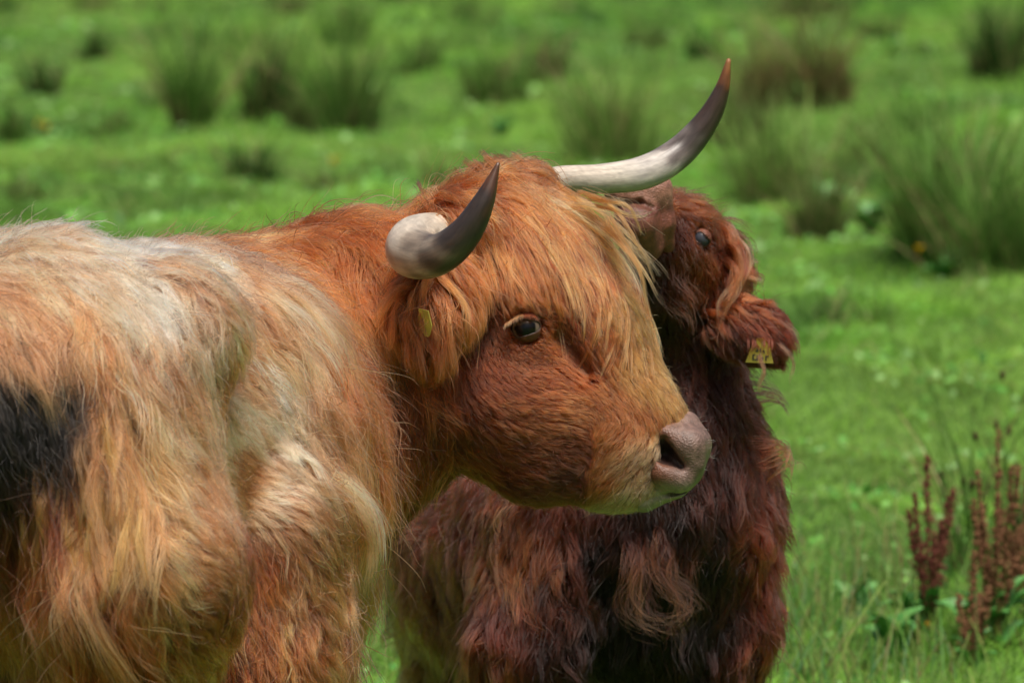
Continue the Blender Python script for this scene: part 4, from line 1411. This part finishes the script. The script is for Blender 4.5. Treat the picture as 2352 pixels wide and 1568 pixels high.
def plate(name, poly, origin, ex, ey, th, mat, parent):
    """flat solid plate from a 2-D outline"""
    n = len(poly); ex = np.array(ex); ey = np.array(ey); ez = np.cross(ex, ey)
    top = [origin + ex * a + ey * b + ez * th / 2 for a, b in poly]; bot = [origin + ex * a + ey * b - ez * th / 2 for a, b in poly]
    F = [tuple(range(n)), tuple(range(2 * n - 1, n - 1, -1))] + [(i, i + n, (i + 1) % n + n, (i + 1) % n) for i in range(n)]
    return mesh_obj(name, top + bot, F, mat, parent, smooth=False)
shield = [(-.009, .022), (.009, .022), (.0125, .0), (.006, -.016), (.003, -.019), (-.003, -.019), (-.006, -.016), (-.0125, .0)]
plate('ear_tag', shield, q(977, 744, 8.817), norm(np.array([.75, -.55, -.15])), norm(np.array([-.12, -.1, 1.0])), .0022, M_tag, ear1)

# fringe: long locks falling from the poll over forehead and bridge
if DBG != 'body':
    lines = [
     [(1000, 470), (1025, 520), (1045, 570), (1062, 630), (1075, 690)],
     [(1030, 450), (1065, 520), (1085, 590), (1105, 650), (1112, 700)],
     [(1060, 425), (1105, 510), (1140, 580), (1165, 640), (1175, 690)],
     [(1085, 410), (1150, 480), (1215, 570), (1250, 640), (1262, 700)],
     [(1110, 398), (1185, 465), (1270, 560), (1310, 640), (1335, 730)],
     [(1130, 395), (1205, 465), (1290, 560), (1350, 640), (1370, 720)],
     [(1145, 392), (1230, 460), (1320, 550), (1385, 630), (1405, 700)],
     [(1160, 392), (1245, 450), (1340, 520), (1410, 600), (1435, 660)],
     [(1170, 400), (1245, 450), (1330, 500), (1400, 575), (1445, 645)],
     [(1180, 410), (1250, 458), (1322, 494), (1385, 540), (1435, 610)],
    ]
    rg = np.random.default_rng(77)
    def fc(a):
        x = a[-1, 0]; f = np.clip((x - 1120) / 420, 0, .8)
        c = np.array(COL['ginger']) * (1 - f) + np.array(COL['blond']) * f
        return c * math.exp(rg.normal() * .36)
    A = sheet(B1, lines, 250, 38, fc, rg, h=(.004, .026), w0=.0065, w1=.0038, wt=.0011, px_jit=20, rad=.00037, tip=1.35, root=.42, colvar=.22)  # dark roots paint the shaded gaps between fringe locks
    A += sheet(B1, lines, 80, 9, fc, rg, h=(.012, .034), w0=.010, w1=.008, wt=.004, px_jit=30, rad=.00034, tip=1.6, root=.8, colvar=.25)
    low = [
     [(1290, 560), (1330, 640), (1345, 720), (1340, 790)],
     [(1340, 580), (1385, 660), (1395, 760), (1370, 840)],
     [(1380, 600), (1425, 690), (1430, 780), (1420, 860)],
     [(1400, 620), (1450, 700), (1470, 780), (1478, 860)],
     [(1420, 600), (1468, 680), (1492, 760), (1500, 830)]]
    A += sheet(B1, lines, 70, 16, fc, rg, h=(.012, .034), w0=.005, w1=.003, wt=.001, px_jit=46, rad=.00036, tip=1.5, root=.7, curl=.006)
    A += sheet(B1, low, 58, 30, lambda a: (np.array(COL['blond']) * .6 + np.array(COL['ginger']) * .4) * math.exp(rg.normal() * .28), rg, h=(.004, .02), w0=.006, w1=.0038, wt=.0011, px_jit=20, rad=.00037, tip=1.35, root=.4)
    brow = [[(1110, 620), (1130, 670), (1140, 700), (1150, 725)], [(1170, 620), (1200, 665), (1225, 690), (1240, 700)], [(1230, 620), (1270, 670), (1290, 700), (1300, 730)]]
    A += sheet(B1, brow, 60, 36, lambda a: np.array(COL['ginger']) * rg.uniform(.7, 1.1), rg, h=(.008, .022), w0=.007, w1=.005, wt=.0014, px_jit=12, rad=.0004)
    # wisps flying off the fringe over the calf's chin
    for k, pl in enumerate([
        [(1350, 452, 9.0), (1400, 462, 8.95), (1440, 470, 8.94), (1460, 500, 8.94), (1475, 540, 8.95)],
        [(1370, 470, 9.0), (1420, 490, 8.95), (1465, 560, 8.94), (1490, 610, 8.94), (1500, 650, 8.94)],
        [(1390, 520, 9.0), (1430, 560, 8.95), (1470, 620, 8.94), (1482, 670, 8.94), (1486, 720, 8.94)],
        [(1330, 440, 9.0), (1380, 455, 8.97), (1430, 490, 8.95), (1480, 495, 8.94), (1500, 480, 8.94)],
        [(1400, 500, 9.0), (1450, 580, 8.95), (1490, 640, 8.94), (1510, 680, 8.94), (1530, 700, 8.94)]]):
        ln = spline([q(*p) for p in pl], 14)
        A.append(lock(ln, 34, COL['blond'], .005, .003, .0012, .00036, seed=300 + k, tip=1.4))
        A.append(lock(ln + [.002, 0, .004], 4, COL['blond'], .012, .010, .008, .00032, seed=330 + k, tip=1.4))
    hair_obj('fringe', A, M_coat, cow1)

    # long locks down the rump and thigh: tail and skirt
    rg = np.random.default_rng(78)
    T1 = [
     [(20, 1080), (25, 1180), (20, 1280), (30, 1400)],
     [(110, 1060), (105, 1200), (112, 1330), (118, 1450)],
     [(190, 1080), (185, 1200), (200, 1310), (190, 1400)],
     [(215, 1000), (225, 1130), (210, 1250), (225, 1350)],
     [(240, 880), (250, 1000), (235, 1120), (245, 1250)],
     [(270, 1000), (300, 1150), (290, 1280), (262, 1400)],
     [(310, 1020), (350, 1150), (345, 1250), (360, 1380)]]
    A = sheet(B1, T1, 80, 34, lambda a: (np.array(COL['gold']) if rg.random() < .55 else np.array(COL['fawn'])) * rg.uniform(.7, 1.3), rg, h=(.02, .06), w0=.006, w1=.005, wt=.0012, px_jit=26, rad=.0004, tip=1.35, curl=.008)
    hair_obj('tail_hair', A, M_coat, cow1)

# ---------------- cow 2 parts
cow2 = empty('highland_calf', (.28, .95, 0), 'dark red brown shaggy young highland cow behind, muzzle lifted up under the long horn', 'young cow')
_d2 = B2.hit(1612, 547, step=.002)[0][0]
EYE2 = q(1612, 547, _d2 + .009)
B2.ball(EYE2, .0165, .005, mode='-')
V2, F2 = B2.surface()
mesh_obj('body', V2, F2, M_hide, cow2, cols=G2.get(V2)[3])
def muzzle2():
    lo = q(1370, 620, 9.40) + [0, -.10, 0]; hi = q(1570, 380, 9.40) + [0, .14, 0]
    N = Body(*[np.arange(lo[a] - .01, hi[a] + .01, .0026) for a in range(3)], far=.03)
    N.cone(q(1464, 512, 9.42), q(1478, 558, 9.45), .0385, .034, .02)
    N.cone(q(1425, 440, 9.42), q(1495, 438, 9.44), .027, .030, .02)
    N.cone(q(1512, 432, 9.44), q(1524, 510, 9.45), .022, .018, .012)
    N.cone(q(1524, 510, 9.45), q(1535, 565, 9.475), .018, .011, .012)
    for a, b in (((1405, 482), (1435, 468)), ((1435, 468), (1470, 466)), ((1470, 466), (1500, 480))):
        N.cone(q(*a, 9.385), q(*b, 9.390), .0048, .0048, .006, YAX, 4.0, mode='-')
    N.cone(q(1511, 500, 9.395), q(1524, 560, 9.41), .0035, .0045, .012, YAX, 2.5, mode='-')
    return N
NM2 = muzzle2()
Vn, Fn = NM2.surface()
rel = Vn - CAM; dd = rel @ FWD; nu = 1176 + FP * (rel @ RGT) / dd; nv = 784 - FP * (rel @ UPV) / dd
up = sm(480, 455, nv)[:, None]
cn = (np.array([.19, .065, .042]) * (1 - up) + np.array([.27, .13, .09]) * up) * (1 + .12 * Noise3(8, .02)(Vn)[:, :1])
lipd = np.abs(nv - 478)[:, None]; cn = cn * (1 - .35 * np.exp(-(lipd / 14) ** 2))
mesh_obj('nose', Vn, Fn, M_skin, cow2, cols=np.clip(cn, 0, 1))
e2 = make_eye(cow2, EYE2, .0140, np.array([.55, -.35, .45]), (.02, .015, .015), (.05, .055, .07))
lids(cow2, EYE2, .0145, EYE2 + [-.004, -.014, .003], EYE2 + [.005, -.014, -.005], .0058, .0052, (.13, .04, .02), (.03, .015, .012), e2)

def excl2(p):
    rel = p - CAM; dd = rel @ FWD; u = 1176 + FP * (rel @ RGT) / dd; v = 784 - FP * (rel @ UPV) / dd
    eye = (((u - 1612) / 19) ** 2 + ((v - 547) / 17) ** 2 < 1) & (dd < 9.75)
    return eye | ((NM2.at(p) < .010) & (u > 1375) & (u < 1546) & (v > 395) & (v < 574)) | ((u > 1395) & (u < 1542) & (v > 400) & (v < 564) & (dd < 9.52))
if DBG != 'body':
    f = view_weight(B2, G2)
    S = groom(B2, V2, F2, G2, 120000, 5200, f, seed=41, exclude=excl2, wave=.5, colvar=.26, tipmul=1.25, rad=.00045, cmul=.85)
    S2 = groom(B2, V2, F2, G2, 40000, 9000, f, seed=42, clump=.4, wave=.4, lenmul=.7, tipmul=1.0, cmul=.6, exclude=excl2, rad=.00045)  # undercoat colour darkened to paint shade beneath the locks
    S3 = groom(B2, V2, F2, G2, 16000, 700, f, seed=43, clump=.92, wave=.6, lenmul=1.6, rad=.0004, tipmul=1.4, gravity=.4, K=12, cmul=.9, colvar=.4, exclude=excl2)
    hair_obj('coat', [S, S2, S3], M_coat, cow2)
E2 = ear_body([q(1640, 725, 9.63), q(1690, 748, 9.58), q(1745, 765, 9.56), q(1772, 785, 9.56)], [.022, .040, .040, .020], YAX, .35)
Ve, Fe = E2.surface()
GE2 = Guides(E2, '''
1660 700 .9 .1 .06 .6 rb
1720 700 1 .05 .055 .6 rb
1780 730 .9 .5 .04 .7 r1
1680 740 .8 .6 .055 .6 r2
1740 750 .8 .7 .05 .6 r1
1780 780 .6 1 .04 .7 r2
1700 780 .4 1 .045 .6 r3
1750 800 .4 1 .04 .6 r2
1690 800 .2 1 .05 .6 r2
1720 810 .3 1 .045 .6 r3
''')
ear2 = mesh_obj('ear', Ve, Fe, M_hide, cow2, cols=GE2.get(Ve)[3])
tago = q(1747, 812, 9.543)
tx = norm(np.array([1, -.15, -.02])); ty = norm(np.array([.02, -.10, 1.0]))
trap = [(-.024, -.015), (.021, -.015), (.014, .016), (.006, .026), (-.006, .026), (-.014, .016)]
t2 = plate('ear_tag', trap, tago, tx, ty, .0022, M_tag, ear2)
_mk = [(-.013, -.011, .0025, .009), (-.0095, -.011, .006, .0022), (-.006, -.009, .0022, .007), (-.0025, -.011, .0022, .010), (.001, -.008, .0045, .0022),
       (.003, -.011, .0022, .006), (.008, -.011, .0024, .008), (.010, -.005, .004, .0022), (-.008, .003, .0045, .0022), (-.006, .005, .0022, .004),
       (-.001, .003, .0022, .006), (.003, .004, .004, .0022), (.005, .001, .0022, .005), (-.0115, -.003, .0035, .002)]
for k, (mx_, my_, mw_, mh_) in enumerate(_mk):
    pl = [(mx_, my_), (mx_ + mw_, my_), (mx_ + mw_ * .8, my_ + mh_), (mx_ - mw_ * .1, my_ + mh_)]
    o = plate('tag_print', pl, tago + np.cross(tx, ty) * .0016, tx, ty, .0006, M_ink, ear2)
if DBG != 'body':
    ES = [lock(spline([q(u_, 760, 9.55), q(u_ + 2, 790, 9.533), q(u_ + 5 * math.sin(u_), 828 + 10 * math.cos(u_ * 3), 9.533)], 9), 10, COL['r1'], .0022, .0018, .0010, .00035, seed=int(u_), tip=1.3) for u_ in (1718, 1727, 1733, 1752, 1764, 1771)] + [groom(E2, Ve, Fe, GE2, 12000, 230, w1, seed=51, gravity=.4, clump=.85, wave=.35, tipmul=1.4, rad=.00042)]
    for k, (pl, nn, c) in enumerate([
        ([(1790, 790, 9.54), (1815, 815, 9.53), (1822, 850, 9.53), (1818, 880, 9.53)], 14, 'rs'),
        ([(1745, 815, 9.53), (1755, 850, 9.52), (1750, 880, 9.52), (1745, 905, 9.52)], 26, 'rs'),
        ([(1800, 740, 9.54), (1830, 770, 9.53), (1835, 800, 9.53), (1832, 830, 9.53)], 8, 'rs'),
        ([(1670, 790, 9.58), (1690, 820, 9.56), (1720, 850, 9.55), (1740, 885, 9.55)], 10, 'r2')]):
        ES.append(lock(spline([q(*p) for p in pl], 12), nn, COL[c], .004, .003, .0015, .0003, seed=500 + k, curl=.003))
    hair_obj('ear_hair', ES, M_coat, ear2)

    # blond forelock hanging at the side of the lifted head, and the curly dewlap beard
    rg = np.random.default_rng(90)
    FL = []
    base = [
     [(1640, 505, 9.62), (1680, 530, 9.58), (1705, 580, 9.57), (1700, 640, 9.57), (1675, 690, 9.57)],
     [(1650, 540, 9.62), (1700, 570, 9.58), (1712, 620, 9.57), (1690, 660, 9.56), (1672, 720, 9.56)],
     [(1660, 560, 9.62), (1705, 590, 9.60), (1722, 625, 9.59), (1738, 632, 9.58), (1732, 650, 9.58)],
     [(1640, 500, 9.62), (1660, 520, 9.60), (1685, 550, 9.58), (1698, 590, 9.58), (1688, 630, 9.57)],
     [(1655, 590, 9.60), (1690, 620, 9.56), (1680, 670, 9.55), (1668, 700, 9.55), (1660, 735, 9.55)]]
    for i in range(34):
        b = np.array(base[rg.integers(5)]); b = b + rg.normal(size=(1, 3)) * [8, 9, .01] + rg.normal(size=b.shape) * [6, 6, .004]
        c = COL['rb'] if rg.random() < .6 else COL['r1']
        if rg.random() < .25: c = COL['tan']
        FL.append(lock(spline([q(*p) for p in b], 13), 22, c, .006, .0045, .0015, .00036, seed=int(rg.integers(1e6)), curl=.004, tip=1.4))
    hair_obj('fringe', FL, M_coat, cow2)
    BD = []
    base = [
     [(1500, 1200, 9.68), (1505, 1240, 9.58), (1520, 1310, 9.57), (1570, 1360, 9.57), (1590, 1400, 9.56), (1550, 1440, 9.56)],
     [(1480, 1200, 9.68), (1490, 1280, 9.58), (1540, 1350, 9.56), (1592, 1390, 9.56), (1570, 1430, 9.55), (1560, 1470, 9.55)],
     [(1460, 1200, 9.68), (1465, 1290, 9.58), (1450, 1370, 9.57), (1470, 1430, 9.56), (1520, 1445, 9.55), (1560, 1420, 9.55)],
     [(1500, 1200, 9.68), (1480, 1300, 9.58), (1475, 1380, 9.57), (1500, 1420, 9.56), (1550, 1425, 9.55), (1580, 1400, 9.55)],
     [(1520, 1200, 9.68), (1530, 1290, 9.58), (1545, 1370, 9.57), (1555, 1430, 9.57), (1550, 1480, 9.56), (1545, 1500, 9.56)],
     [(1440, 1190, 9.68), (1450, 1260, 9.58), (1460, 1330, 9.57), (1440, 1380, 9.57), (1455, 1430, 9.57), (1500, 1460, 9.56)]]
    for i in range(30):
        b = np.array(base[rg.integers(6)]); b = b + rg.normal(size=(1, 3)) * [12, 14, .02] + rg.normal(size=b.shape) * [6, 8, .006]
        FL_c = COL['r2'] if rg.random() < .65 else COL['rb']
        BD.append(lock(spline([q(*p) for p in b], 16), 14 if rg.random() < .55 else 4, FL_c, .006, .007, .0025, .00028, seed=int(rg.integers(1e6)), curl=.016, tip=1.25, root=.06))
    hair_obj('beard', BD, M_coat, cow2)
